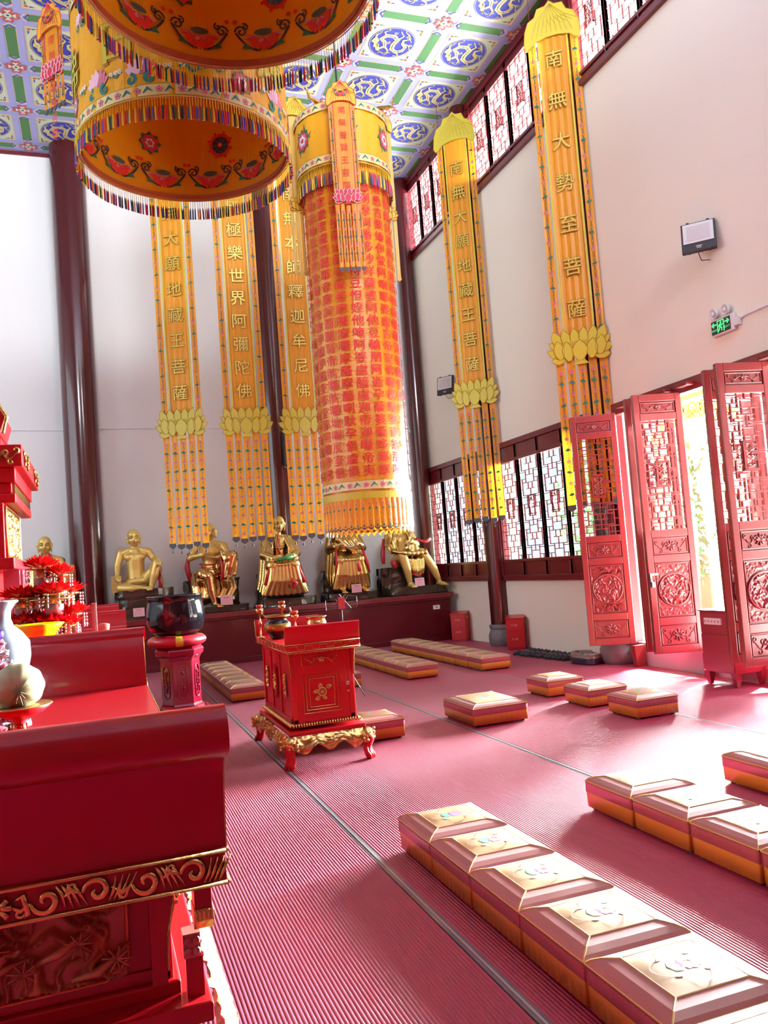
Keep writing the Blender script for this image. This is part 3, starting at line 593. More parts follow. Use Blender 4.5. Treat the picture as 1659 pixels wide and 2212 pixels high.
# ================================================================ ROUND SILK CANOPIES
def wrap(b, sub, fn):
    ms = sub.ms; o = len(b.v); b.v += [fn(*p) for p in sub.v]
    for f, k in zip(sub.f, sub.mi): b.m(ms[k]); b.f.append([i + o for i in f]); b.mi.append(b.c)
def lotus_motif(s, x, z, k=1.0):
    for i in range(11):
        a = -0.1 + (PI + 0.2) * i / 10; c, q = math.cos(a), math.sin(a); s.m(dpink if i % 2 else pink)
        s.add([(x + k * (0.02 * c + 0.085 * (c * p - q * t)), -0.0005 * i, z + k * (-0.02 + 0.085 * (q * p * -0.55 + c * t * 0.3)) + k * 0.02) for p, t in ((0.1, 0), (0.6, 0.35), (1.05, 0), (0.6, -0.35))], [(0, 1, 2, 3)])
    s.m(redt)
    for i in range(7):
        a = PI * i / 6; s.add([(x + k * (0.06 * math.cos(a) + 0.02 * u), -0.006, z + k * (-0.02 - 0.035 * math.sin(a) + 0.03 * v)) for u, v in ((-1, 0), (0, 1), (1, 0), (0, -1))], [(0, 1, 2, 3)])
    s.m(thr); s.flat(circ(12, 0.05 * k, x, z + 0.02 * k, rz=0.018 * k), -0.008)
    for sg in (-1, 1):
        pts = [(x + sg * k * (0.02 + 0.13 * t), z + k * (-0.075 + 0.10 * t * t)) for t in [i / 6 for i in range(7)]]
        s.m(tK); s.ribbon(pts, 0.006 * k, -0.004); s.ribbon(spiral(pts[-1][0] - sg * 0.03 * k, pts[-1][1] + 0.01, 0.035 * k, 1.3, 0 if sg > 0 else PI, sg, 12), 0.0045 * k, -0.004)
        s.ribbon(spiral(x + sg * 0.10 * k, z + 0.055 * k, 0.022 * k, 1.2, 2, sg, 10), 0.004 * k, -0.004)
        s.m(tG); s.flat([(x + sg * k * 0.06, z - 0.07 * k), (x + sg * k * 0.10, z - 0.03 * k), (x + sg * k * 0.12, z - 0.06 * k)], -0.005)
        s.m(redt); s.flat(circ(6, 0.013 * k, x + sg * 0.15 * k, z + 0.085 * k), -0.005)
    s.m(tY)
    for i in range(5): s.ribbon([(x + (i - 2) * 0.012 * k, z + 0.03 * k), (x + (i - 2) * 0.026 * k, z + 0.085 * k)], [0.003 * k, 0.001], -0.003)
def peony(s, x, z, k=1.0, base=pink):
    for j, (rad, n, mt_) in enumerate(((0.10, 8, tG), (0.085, 7, dpink), (0.065, 7, base), (0.045, 6, white), (0.025, 5, dpink))):
        s.m(mt_)
        for i in range(n):
            a = j * 0.4 + 2 * PI * i / n; c, q = math.cos(a), math.sin(a)
            s.add([(x + k * rad * (c * p - q * t), -0.001 * j - 0.0005 * (i % 2), z + k * rad * (q * p + c * t)) for p, t in ((0.1, 0), (0.6, 0.4), (1, 0), (0.6, -0.4))], [(0, 1, 2, 3)])
def lilyup(s, x, z, k=1.0, c1=pink):
    for i, a in enumerate((-1.25, 1.25, -0.85, 0.85, -0.45, 0.45, 0)):
        c, q = math.sin(a), math.cos(a); s.m(c1 if i % 2 else mat('pale_pink_thread', (0.85, 0.5, 0.6), 0.6))
        s.add([(x + k * 0.10 * (c * p + q * t), -0.001 * i, z + k * 0.10 * (q * p - c * t)) for p, t in ((0, 0.05), (0.55, 0.27), (1, 0), (0.55, -0.27), (0, -0.05))], [(0, 1, 2, 3, 4)])
    s.m(teal)
    for sg in (-1, 1): s.ribbon(spiral(x + sg * 0.055 * k, z - 0.035 * k, 0.035 * k, 1.0, PI / 2, sg, 8), 0.011 * k, -0.001)
def cloudm(s, x, z, k=1.0):
    s.m(teal); s.ribbon([(x + k * 0.15 * (t - 0.5), z + k * 0.02 * math.sin(t * 9)) for t in [i / 10 for i in range(11)]], 0.009 * k, -0.002)
    s.m(white)
    for q in (-0.06, 0.0, 0.05): s.ribbon(spiral(x + q * k, z + 0.025 * k, 0.025 * k, 1.2, q * 20, 1, 9), 0.006 * k, -0.003)
def border(s, x0, x1, z, h, y=0.0):
    s.m(mat('border_cream', (0.78, 0.62, 0.28), 0.5)); n = max(2, int((x1 - x0) / 0.1))
    for i in range(n): a = x0 + (x1 - x0) * i / n; c = x0 + (x1 - x0) * (i + 1) / n; s.flat(rect(a, c, z, z + h), y)
    s.m(lined)
    for i in range(n): a = x0 + (x1 - x0) * i / n; c = x0 + (x1 - x0) * (i + 1) / n; s.flat(rect(a, c, z - 0.006, z), y - 0.002); s.flat(rect(a, c, z + h, z + h + 0.006), y - 0.002)
    n = int((x1 - x0) / 0.19)
    for i in range(n):
        x = x0 + (x1 - x0) * (i + 0.5) / n; flower(s, x, z + h * 0.5, h * 0.36, y - 0.004)
        s.m(teal); s.ribbon([(x + 0.05, z + h * 0.25), (x + 0.09, z + h * 0.7), (x + 0.13, z + h * 0.35)], [0.004, 0.014, 0.003], y - 0.004)
TC = [tY, tR, tB, tP, tR, tY, tK, tG, tY, tR, tK, tB]
def fringe(b, R, z, n, L, a0=0, a1=2 * PI, seed=1):
    rnd = random.Random(seed)
    b.m(goldp); m = 72; b.lathe([(R, z - 0.012), (R + 0.006, z - 0.006), (R, z)], m, cap=False)
    for i in range(n):
        a = a0 + (a1 - a0) * i / n; x, y = R * math.cos(a), R * math.sin(a); q = rnd.uniform(-0.012, 0.012)
        b.m(tY); b.tube([(x, y, z), (x + q / 2, y, z - L * 0.42)], 0.003, 3)
        b.m(TC[i % len(TC)] if rnd.random() < 0.75 else rnd.choice(TC)); b.tube([(x + q / 2, y, z - L * 0.42), (x + q * 0.7, y, z - L * 0.55), (x + q, y, z - L)], [0.004, 0.0085, 0.009], 5)
def canopy(label, cx, cy, z0, R, H, words, rot=0.0):
    r = empty('silk_canopy', (cx, cy, z0)); tag(r, label, 'canopy', 'round silk canopies under the ceiling')
    f0 = math.atan2(-cy, -cx)                                   # azimuth facing the doors of the shrine
    def outer(x, y, z): a = f0 + x / R; rr_ = R + 0.006 - y; return (rr_ * math.cos(a), rr_ * math.sin(a), z)
    def inner(x, y, z): a = f0 + PI - x / R; rr_ = R - 0.03 + y; return (rr_ * math.cos(a), rr_ * math.sin(a), z)
    b = MB(); b.m(silkc)
    wv = lambda a, z: 0.006 * math.sin(a * 17 + z * 4) + 0.004 * math.sin(a * 41 - z * 9)
    b.grid(lambda u, v: ((R + wv(u * 6.283, v)) * math.cos(u * 2 * PI), (R + wv(u * 6.283, v)) * math.sin(u * 2 * PI), H * v), 120, 10)
    s = MB(); border(s, -PI * R, PI * R, 0.012, 0.095); border(s, -PI * R, PI * R, H - 0.12, 0.10)
    for k, ch in enumerate(words):
        x = (k - 1.75) * 0.75 * R
        s.m(lined); [text(s, ch, x + p * 0.018, 0.56 + q * 0.018, 0.42, -0.002) for p in (-1, 1) for q in (-1, 1)]; s.m(lime); [text(s, ch, x + p * 0.01, 0.56, 0.42, -0.008 - 0.001 * p) for p in (-1, 1)]
    for k in range(14):
        x = (k - 7) * 2 * PI * R / 14 + 0.1; z = 0.235 + 0.02 * math.sin(k * 2)
        (peony, lilyup, lilyup, cloudm)[k % 4](s, x, z, 1.15 if k % 4 == 0 else 1.55); cloudm(s, x + 0.22, z + 0.02, 0.9)
        if k % 2: cloudm(s, x + 0.1, H - 0.3, 1.2)
        else: lilyup(s, x + 0.22, H * 0.9 - 0.25, 1.0)
    wrap(b, s, outer); b.build('outer_cloth', r, smooth=False)
    b = MB(); b.m(mat('orange_silk_lining', (1.0, 0.42, 0.012), 0.45, noise_amt=0.12, nscale=3, bump=0.3, bscale=6, transl=0.2))
    b.grid(lambda u, v: ((R - 0.025) * math.cos(-u * 2 * PI), (R - 0.025) * math.sin(-u * 2 * PI), H * v), 96, 6); b.m(silkc); b.lathe([(0.001, H - 0.004), (R, H)], 64, cap=False)
    b.m(mat('border_red_brown', (0.36, 0.06, 0.02), 0.6)); b.lathe([(R - 0.034, 0.0), (R - 0.034, 0.045)], 96, cap=False)
    s = MB()
    for k in range(12): lotus_motif(s, (k - 5.5) * 2 * PI * R / 12, 0.24, 1.6)
    for k in range(8):
        x = (k - 3.5) * 2 * PI * R / 8; z = 0.58; t = k % 4
        if t == 0:
            s.m(redt); s.ribbon(circ(25, 0.11, x, z), 0.02, 0); s.m(tK); s.flat(circ(24, 0.095, x, z), -0.002); s.m(tB)
            for i in range(8): a = i * PI / 4; s.ribbon([(x, z), (x + 0.09 * math.cos(a), z + 0.09 * math.sin(a))], 0.008, -0.004)
            s.m(redt); s.flat(circ(10, 0.028, x, z), -0.006); s.m(tY); s.flat(circ(8, 0.012, x, z), -0.008)
            for i in range(8): a = i * PI / 4 + 0.39; s.m(redt); s.flat(circ(6, 0.018, x + 0.14 * math.cos(a), z + 0.14 * math.sin(a)), -0.001)
        elif t == 1:
            s.m(mat('shell_white', (0.7, 0.6, 0.5), 0.6)); s.flat([(x - 0.03, z - 0.13), (x + 0.02, z - 0.13), (x + 0.09, z + 0.02), (x + 0.06, z + 0.09), (x - 0.06, z + 0.09), (x - 0.09, z + 0.02)], -0.002); s.m(lined)
            for i in range(5): s.ribbon([(x - 0.07 + i * 0.008, z + 0.06 - i * 0.04), (x, z + 0.05 - i * 0.04), (x + 0.07 - i * 0.008, z + 0.06 - i * 0.04)], 0.004, -0.004)
            s.m(dpink)
            for sg in (-1, 1): s.ribbon([(x + sg * 0.06, z + 0.10), (x + sg * 0.12, z + 0.08), (x + sg * 0.10, z), (x + sg * 0.07, z - 0.08), (x + sg * 0.13, z - 0.13), (x + sg * 0.18, z - 0.09)], [0.006, 0.018, 0.022, 0.018, 0.02, 0.008], -0.003)
        elif t == 2:
            s.m(dpink)
            for i in range(3):
                for j in range(3):
                    if (i + j) % 2 == 0: p = [(x + (i - 1) * 0.07 + a * 0.045, z + (j - 1) * 0.07 + c * 0.045) for a, c in ((1, 0), (0, 1), (-1, 0), (0, -1), (1, 0))]; s.ribbon(p, 0.010, -0.003)
        else: peony(s, x, z, 1.3, dpink)
    wrap(b, s, inner); b.build('lining', r)
    b = MB(); fringe(b, R + 0.012, 0.0, 260, 0.21, seed=int(cx * 100)); tag(b.build('fringe', r), kind='stuff')
    b = MB(); b.m(mat('bamboo_rim', (0.40, 0.10, 0.03), 0.4)); b.tube([((R - 0.012) * math.cos(i * PI / 36), (R - 0.012) * math.sin(i * PI / 36), 0.0) for i in range(73)], 0.014, 6); b.build('rim', r)
    b = MB(); b.m(blackm)
    for k in range(4): a = k * PI / 2 + 0.4; b.tube([(R * math.cos(a), R * math.sin(a), H), (0.02 * math.cos(a), 0.02 * math.sin(a), ZC - z0)], 0.006, 4)
    b.build('hanging_chain', r)
    return r
def pennant(parent, x, y, zt, rz, plain, words, H=2.2):
    # pendant strip: leaf top, panel, lotus, tails
    r = bpy.data.objects.new('pendant_strip', None); C.objects.link(r); r.parent = parent; r.location = (x, y, zt); r.rotation_euler = (0, 0, rz)
    base = paleyel if plain else silk; Wd = 0.155
    b = MB(); strip_(b, -0.095, 0.095, -H * 0.6, -0.12, base, 0.003, 0, 4)
    for s_ in (-1, 1):
        q = MB(); strip_(q, *sorted((s_ * 0.098, s_ * Wd)), -H * 0.6, -0.12, base, 0.003, 1, 2)
        if not plain: vine(q, s_ * 0.13, -H * 0.6, -0.14, -0.006, 0.26, 0.018, 0.05)
        q.m(dpink); q.prism(rect(*sorted((s_ * 0.098, s_ * 0.103)), -H * 0.6, -0.12), -0.008, -0.003); q.build('side_strip', r)
    if not plain:
        q = MB(); q.m(redt)
        for k, ch in enumerate(words): text(q, ch, 0, -0.26 - 0.152 * k, 0.098, -0.008)
        q.build('red_lettering', r)
    b.build('panel', r)
    b = MB(); leaftop(b, 0, -0.2, 0.36, 0.30, -0.01, mat('ochre_satin', (0.72, 0.42, 0.02), 0.5) if plain else silkc, dpink if not plain else lined)
    if not plain:
        s = MB(); lotus_motif(s, 0, -0.06, 0.55); wrap(b, s, lambda a, c, d: (a, c - 0.026, d))
    b.build('leaf_top', r)
    b = MB(); ys = mat('ochre_satin', (0.72, 0.42, 0.02), 0.5); lotus(b, 0, -H * 0.6, 0.34, 0.17, -0.012, ys if plain else dpink, lined if plain else mat('pale_pink_thread', (0.85, 0.5, 0.6), 0.6), core=tG if not plain else None, t=0.004); b.build('lotus', r)
    for k in range(5):
        xx_ = -0.128 + 0.064 * k; b = MB(); strip_(b, xx_ - 0.024, xx_ + 0.024, -H + 0.04, -H * 0.6 - 0.03, base, 0.004, k, 2)
        if not plain: vine(b, xx_, -H + 0.06, -H * 0.6 - 0.12, -0.006, 0.2, 0.017, 0.0)
        b.m(greytip if not plain else base); b.prism([(xx_ - 0.026, -H + 0.05), (xx_ - 0.026, -H + 0.02), (xx_, -H), (xx_ + 0.026, -H + 0.02), (xx_ + 0.026, -H + 0.05)], -0.006, 0.003); b.build('tail', r)
cA = canopy('round yellow silk canopy, the farther and lower one above the altars', 1.02, 7.86, 5.70, 1.0, 1.30, '佛日增輝')
cB = canopy('round yellow silk canopy, the nearer one cut off by the top of the picture', 1.10, 5.60, 5.86, 1.05, 1.45, '法輪常轉')
pennant(cA, -1.17, 0.05, 1.28, -0.9, False, '南無觀世音菩薩', 0.95)

# ================================================================ ROUND SUTRA PILLAR
def sutra():
    cx, cy, R = 3.16, 9.50, 0.525; zb = 1.95
    r = empty('sutra_pillar_banner', (cx, cy, zb)); tag(r, 'tall round orange silk banner covered in columns of red characters', 'sutra banner')
    f0 = math.atan2(-cy, -cx) ; Z = lambda z: z - zb
    cyl = lambda RR: (lambda x, y, z: ((RR - y) * math.cos(f0 + x / RR), (RR - y) * math.sin(f0 + x / RR), z))
    rad = lambda a, z: R + 0.006 * noise.noise(Vector((a * 3, z * 2.2, 0))) + 0.008 * math.sin(a * 9 + 2 * math.sin(z * 1.3))
    b = MB(); b.m(silks); b.grid(lambda u, v: (rad(u * 6.283, v * 5) * math.cos(u * 2 * PI), rad(u * 6.283, v * 5) * math.sin(u * 2 * PI), Z(2.36) + (7.05 - 2.36) * v), 96, 60); b.build('silk_tube', r, smooth=True)
    cols = ['嚧醯利娑囉娑囉悉唎蘇嚧菩提夜那囉謹墀地利瑟尼那波', '囉舍利罰沙罰參佛囉舍耶呼嚧呼嚧摩囉呼嚧呼嚧醯利娑', '印遮囉遮囉麼麼罰摩囉參帝隸伊醯伊醯室那室那阿囉參佛', '羯蒙度盧度盧罰闍耶帝摩訶罰闍耶帝陀囉陀囉地唎尼室佛', '咪摩訶菩提薩埵薩婆薩婆摩囉摩囉摩醯摩醯唎馱孕俱盧俱',
            '薩哆那摩婆伽摩罰特豆怛姪他唵阿婆盧醯盧迦帝迦囉帝夷', '墀醯唎摩訶番多沙咩薩婆阿他豆輸朋阿逝孕薩婆薩哆那摩', '南無悉吉栗埵伊蒙阿唎耶婆盧吉帝室佛囉楞馱婆南無那囉', '埵婆耶摩訶迦盧尼迦耶唵薩皤囉罰曳數怛那怛寫南無悉吉', '怛那哆囉夜耶南無阿唎耶婆盧羯帝爍缽囉耶菩提薩埵婆耶']
    for i, s_ in enumerate(cols):
        s = MB(); s.m(redt); s_ = s_[-24:]; x = (i - 4.75) * 0.178
        for k, ch in enumerate(reversed(s_)): [text(s, ch, x + p * 0.0035, Z(2.69) + 0.148 * k, 0.138, -0.022 - 0.001 * p, sx=1.05) for p in (-1, 1)]
        b = MB(); wrap(b, s, cyl(R)); b.build('red_characters', r)
    s = MB(); border(s, -PI * R, PI * R, Z(2.47), 0.10, -0.014)
    b = MB(); wrap(b, s, cyl(R)); b.build('flower_border', r)
    b = MB(); b.m(lime); b.lathe([(R + 0.018, Z(2.36)), (R + 0.020, Z(2.44))], 72, cap=False); b.build('lime_band', r)
    n = 44
    for k in range(n):
        a = 2 * PI * k / n; b = MB(); w_ = R * PI / n * 0.96
        s = MB(); s.m(silk); s.grid(lambda u, v: (-w_ + 2 * w_ * u, -0.008 * math.sin(u * PI), Z(2.02) + 0.36 * v), 4, 3); s.flat([(-w_, Z(2.02)), (0, Z(1.955)), (w_, Z(2.02))], 0)
        for z in (2.30, 2.10): flower(s, 0, Z(z), 0.014, -0.012); s.m(teal); s.flat([(-0.018, Z(z - 0.055)), (0.0, Z(z - 0.04)), (0.018, Z(z - 0.052)), (0, Z(z - 0.068))], -0.012); s.m(thr); s.ribbon([(0.0, Z(z - 0.02)), (0.004, Z(z - 0.15))], 0.0015, -0.012)
        s.m(greytip); s.flat([(-w_, Z(2.022)), (0, Z(1.995)), (w_, Z(2.022)), (w_, Z(2.034)), (-w_, Z(2.034))], -0.006)
        wrap(b, s, lambda x, y, z: ((R + 0.01 - y) * math.cos(a + x / R), (R + 0.01 - y) * math.sin(a + x / R), z)); b.build('skirt_strip', r)
    # drum on top
    R2 = 0.575; b = MB(); b.m(silkc); b.grid(lambda u, v: ((R2 + 0.005 * math.sin(u * 100)) * math.cos(u * 2 * PI), (R2 + 0.005 * math.sin(u * 100)) * math.sin(u * 2 * PI), Z(6.36) + 0.76 * v), 96, 4); b.lathe([(0.001, Z(7.115)), (R2, Z(7.12))], 64, cap=False)
    s = MB(); border(s, -PI * R2, PI * R2, Z(6.38), 0.09, -0.008); border(s, -PI * R2, PI * R2, Z(7.02), 0.09, -0.008)
    for k in range(6):
        x = (k - 2.9) * 2 * PI * R2 / 6
        (peony if k % 2 == 0 else lilyup)(s, x, Z(6.76), 1.5)
        for t in range(5): s.m(tG); s.ribbon([(x + 0.1 * math.cos(t), Z(6.76) + 0.1 * math.sin(t)), (x + 0.17 * math.cos(t + 0.3), Z(6.76) + 0.2 * math.sin(t + 0.3))], [0.016, 0.003], 0.0)
    wrap(b, s, cyl(R2 + 0.006)); b.build('drum', r)
    b = MB(); s = MB(); fringe(b, R2 + 0.01, Z(6.36), 150, 0.26, seed=4); tag(b.build('fringe', r), kind='stuff')
    b = MB(); b.m(blackm); b.tube([(0, 0, Z(7.12)), (0, 0, ZC - zb)], 0.012, 5); b.build('hanging_chain', r)
    b = MB(); b.m(gold)
    for a in (0.7, 2.3, 3.9, 5.5): b.tube([(0.3 * math.cos(a), 0.3 * math.sin(a), Z(7.13)), (0.55 * math.cos(a), 0.55 * math.sin(a), Z(7.17)), (0.72 * math.cos(a), 0.72 * math.sin(a), Z(7.14)), (0.76 * math.cos(a), 0.76 * math.sin(a), Z(7.24))], [0.02, 0.03, 0.022, 0.012], 6)
    b.build('dragon_arm', r)
    pennant(r, 2.98 - cx, 8.86 - cy, Z(7.20), -0.25, False, '南無普賢王菩薩')
    pennant(r, 3.76 - cx, 9.72 - cy, Z(7.42), -0.1, True, ''); pennant(r, 2.62 - cx, 9.62 - cy, Z(7.40), 0.15, True, ''); pennant(r, 3.62 - cx, 9.92 - cy, Z(7.2), 0.5, True, '')
sutra()
# ================================================================ CARVED RED ALTAR TABLES
ared = mat('altar_deep_red', (0.34, 0.002, 0.007), 0.32, spec=0.3, coat=0.3, noise_amt=0.06, nscale=3, crough=0.05)
def altar(name, label, cat, W, D, zt, th, zbody, zslab, fl_h, big, loc):
    r = empty(name, (loc[0], loc[1], 0)); tag(r, label, cat)        # local: x 0..W (right edge = W), y 0..D (front = 0)
    k = 1.0 if big else 0.75
    # table top with carved edge
    b = MB(); b.m(ared if big else red); b.box(0, W, 0, D, zt - th, zt); tt = b.build('table_top', r, bev=0.004)
    b = MB(); b.m(gold)
    for z in (zt - 0.006 * k, zt - th + 0.006 * k):
        b.tube([(0, -0.002, z), (W, -0.002, z)], 0.0055 * k, 6); b.tube([(W + 0.002, 0, z), (W + 0.002, D, z)], 0.0055 * k, 6); b.tube([(-0.002, 0, z), (-0.002, D, z)], 0.0055 * k, 6)
    zc = zt - th / 2
    if big:
        cx = W / 2; h = th * 0.36
        def sw(p, r0_, r1_, n=6):
            m = len(p); b.tube([(x, -0.004, z) for x, z in p], [1.35 * r1_ + 1.35 * (r0_ - r1_) * math.sin(PI * min(1, i / (m - 1) * 0.9 + 0.1)) for i in range(m)], n, 0.8)
        for i in range(8): a = i * PI / 4; b.tube([(cx, -0.004, zc), (cx + 0.028 * math.cos(a), -0.008, zc + 0.026 * math.sin(a))], [0.004, 0.008], 6)
        b.ball((cx, -0.006, zc), 0.008, 8, 6)
        for s_ in (1, -1):
            x0 = cx + s_ * 0.05; per = 0.105
            sw([(cx + s_ * 0.03, zc + 0.01), (cx + s_ * 0.05, zc + 0.02), (x0 + s_ * 0.01, zc - 0.02), (x0 + s_ * 0.0, zc - 0.028)], 0.006, 0.002)
            for j in range(4):
                xc = x0 + s_ * (0.045 + per * j); up = 1 if j % 2 else -1
                if abs(xc - cx) > W / 2 - 0.03: break
                p = spiral(xc, zc, h, 1.15, PI if s_ > 0 else 0, -s_ * up, 20, 0.15); sw(p, 0.0065, 0.002)
                sw([(xc - s_ * h, zc), (xc - s_ * (h + 0.02), zc + up * 0.012), (xc - s_ * (h + 0.045), zc - up * 0.004)], 0.005, 0.002)
                for q in range(4):
                    xa = xc + s_ * (h + 0.004 + 0.011 * q); sw([(xa - s_ * 0.012, zc - up * h * 0.9), (xa, zc - up * h * 0.2), (xa + s_ * (0.006 + 0.004 * q), zc + up * h * 0.85)], 0.0038, 0.001, 5)
                sw(spiral(xc - s_ * 0.052, zc + up * 0.016, 0.011, 1.1, 0, s_ * up, 10), 0.0035, 0.0015, 5)
    else:
        n = 10
        for i in range(n):
            x = W * (i + 0.5) / n; s_ = 1 if i % 2 else -1; q = th * 0.22
            b.tube([(x - W / n * 0.5, -0.003, zc + s_ * q), (x, -0.003, zc + s_ * q), (x, -0.003, zc - s_ * q), (x + W / n * 0.5, -0.003, zc - s_ * q)], 0.0022, 4)
        n = 16
        for i in range(n):
            y = D * (i + 0.5) / n; s_ = 1 if i % 2 else -1; q = th * 0.22
            for X in (-0.003, W + 0.003): b.tube([(X, y - D / n * 0.5, zc + s_ * q), (X, y, zc + s_ * q), (X, y, zc - s_ * q), (X, y + D / n * 0.5, zc - s_ * q)], 0.0022, 4)
        for i in range(14): a = W * i / 14; b.tube([(a, -0.002, zt - th - 0.004), (a + W / 28, -0.002, zt - th - 0.012), (a + W / 14, -0.002, zt - th - 0.004)], 0.003, 4)
    b.build('gilt_edge_carving', tt, smooth=True)
    # curled end boards
    for s_, y0 in ((-1, 0.02), (1, D - 0.02)):
        b = MB(); b.m(ared if big else red); ln = 0.15 if big else 0.05; t = 0.028 * k; R = 0.058 if big else 0.012
        ctr = []
        for i in range(9):
            u = i / 8; ctr.append((y0 + s_ * ln * u * u * 0.55, zt + (fl_h - R) * u))
        P = [(y + t * 0.5, z) for y, z in ctr] + [(y - t * 0.5, z) for y, z in reversed(ctr)]
        if s_ > 0: P = P[::-1]
        b.prismx(P, 0.0, W)
        yr, zr = ctr[-1][0] + s_ * (R - t / 2) * (1 if big else 0.2), ctr[-1][1]; c = circ(28, R, yr, zr); b.prismx(c, -0.002, W + 0.002)
        eb = b.build('end_board', r, smooth='a')
        b = MB(); b.m(gold)
        for X in (-0.002, W + 0.002): b.tube([(X, y + s_ * t * 0.4, z) for y, z in ctr], 0.0035 * k, 5)
        b.build('gilt_edge', eb)
    # body
    ins = 0.13 if big else 0.055; yb = 0.12 if big else 0.09
    x0, x1, y0, y1, za, zb_ = ins * 0.85, W - ins, yb, D - yb, zbody, zt - th
    b = MB(); rm = ared if big else red; b.m(rm); b.box(x0, x1, y0, y1, za, zb_)
    for X in (x0 - 0.004, x1 - 0.04): b.box(X, X + 0.044, y0 - 0.008, y0 + 0.04, za, zb_)
    b.box(x0, x1, y0 - 0.008, y0, za, za + 0.03); b.box(x0, x1, y0 - 0.008, y0, zb_ - 0.03, zb_)
    if not big:
        for y in (y0, y0 + (y1 - y0) * 0.34, y0 + (y1 - y0) * 0.66, y1 - 0.04):
            b.box(x0 - 0.012, x0, y, y + 0.04, za, zb_); b.box(x1, x1 + 0.012, y, y + 0.04, za, zb_)
        b.box(x0 - 0.012, x0, y0, y1, za, za + 0.04); b.box(x0 - 0.012, x0, y0, y1, zb_ - 0.04, zb_)
    bd = b.build('body', r, bev=0.003)
    if big:
        b = MB(); b.m(mat('dark_carved_wood', (0.16, 0.025, 0.015), 0.4, coat=0.4, noise_amt=0.4, nscale=30, col2=(0.38, 0.14, 0.05)))
        relief(b, x0 + 0.05, x1 - 0.10, za + 0.025, zb_ - 0.02, y0 - 0.004, 0.034, 130, 13, 11)
        for cx_, cz_, a in ((x1 - 0.30, za + 0.10, 0.4), (x1 - 0.22, za + 0.05, 0.2), (x0 + 0.25, za + 0.12, 2.5), (x1 - 0.42, za + 0.06, 1.0)):
            b.tube([(cx_, y0 - 0.02, cz_), (cx_ + 0.06 * math.cos(a), y0 - 0.03, cz_ + 0.05 * math.sin(a)), (cx_ + 0.13 * math.cos(a * 0.5), y0 - 0.02, cz_ + 0.06)], [0.006, 0.012, 0.004], 6)
            for q in range(9): t_ = q * 0.7; b.tube([(cx_ + 0.1, y0 - 0.03, cz_ + 0.03), (cx_ + 0.1 + 0.035 * math.cos(t_), y0 - 0.035, cz_ + 0.03 + 0.03 * math.sin(t_))], 0.0025, 4)
        b.build('carved_scene_panel', bd, smooth=True)
        b = MB(); b.m(mat('red_gold_line', (0.55, 0.12, 0.03), 0.35, metal=0.4)); e = x1 - 0.095
        b.tube([(x0 + 0.04, y0 - 0.01, za + 0.02), (e - 0.05, y0 - 0.01, za + 0.028), (e - 0.035, y0 - 0.01, za + 0.045), (e - 0.02, y0 - 0.01, za + 0.045), (e - 0.01, y0 - 0.01, za + 0.065), (e, y0 - 0.01, za + 0.07), (e, y0 - 0.01, zb_ - 0.01)], 0.005, 6); b.build('panel_frame', bd)
        b = MB(); b.m(rm); b.prism([(x1 - 0.045, za), (x1 - 0.01, za), (x1 - 0.006, zb_ - 0.12), (x1 + 0.01, zb_ - 0.05), (x1 + 0.008, zb_), (x1 - 0.045, zb_)], y0 - 0.03, y0 - 0.01)
        b.m(gold); b.tube([(x1 - 0.008, y0 - 0.032, za + 0.03), (x1 - 0.004, y0 - 0.032, zb_ - 0.12), (x1 + 0.012, y0 - 0.032, zb_ - 0.05), (x1 + 0.01, y0 - 0.032, zb_)], 0.003, 5); b.build('corner_bracket', bd)
        b = MB(); b.m(rm); b.box(W - 0.075, W - 0.035, 0.03, 0.10, zt - th - 0.055, zt - th); b.m(gold)
        b.prismx([(0.03, zt - th - 0.055), (0.10, zt - th - 0.055), (0.10, zt - th - 0.075), (0.075, zt - th - 0.10), (0.045, zt - th - 0.105), (0.025, zt - th - 0.08)], W - 0.078, W - 0.032)
        for i in range(5): b.tube([(W - 0.074 + 0.0095 * i, 0.024, zt - th - 0.055), (W - 0.074 + 0.0095 * i, 0.024, zt - th - 0.078)], 0.004, 5)
        b.build('gilt_pendant', r, bev=0.002)
        for yy_ in (0.06, D - 0.1):
            b = MB(); b.m(rm); b.box(W - 0.10, W - 0.06, yy_, yy_ + 0.04, zslab, zslab + 0.09); b.m(mat('rosy_carving', (0.45, 0.12, 0.10), 0.35, coat=0.6)); b.box(W - 0.104, W - 0.064, yy_ - 0.004, yy_ + 0.044, zslab + 0.09, zslab + 0.145)
            for i in range(4): b.ball((W - 0.094 + 0.02 * (i % 2), yy_ - 0.006, zslab + 0.105 + 0.024 * (i // 2)), (0.010, 0.006, 0.010), 8, 6)
            b.build('corner_post', r)
        b = MB(); b.m(copper); b.tube([(x1 + 0.02, y0 + 0.1 * i, zslab + 0.20 - 0.0 * i) for i in range(int((D - 2 * yb) / 0.1))], 0.006, 6)
        for i in range(60): b.ball((x1 + 0.026, y0 + 0.02 + 0.02 * i, zslab + 0.21), 0.007, 6, 5)
        b.build('bead_moulding', bd)
    else:
        b = MB(); cx = (x0 + x1) / 2; y = y0 - 0.011; b.m(gold)
        def line(P, rr_=0.0022, Y=None): b.tube([(px, Y or y, pz) for px, pz in P + [P[0]]], rr_, 4)
        line(rect(cx - 0.17, cx + 0.17, zb_ - 0.125, zb_ - 0.045)); scroll_panel(b, cx - 0.15, cx + 0.15, zb_ - 0.115, zb_ - 0.055, y, gold, 0.0028)
        line(rect(cx - 0.17, cx + 0.15, za + 0.07, zb_ - 0.19)); line(rect(cx - 0.145, cx + 0.125, za + 0.095, zb_ - 0.215), 0.0035)
        zc2 = (za + zb_ - 0.12) / 2; c0 = cx - 0.01
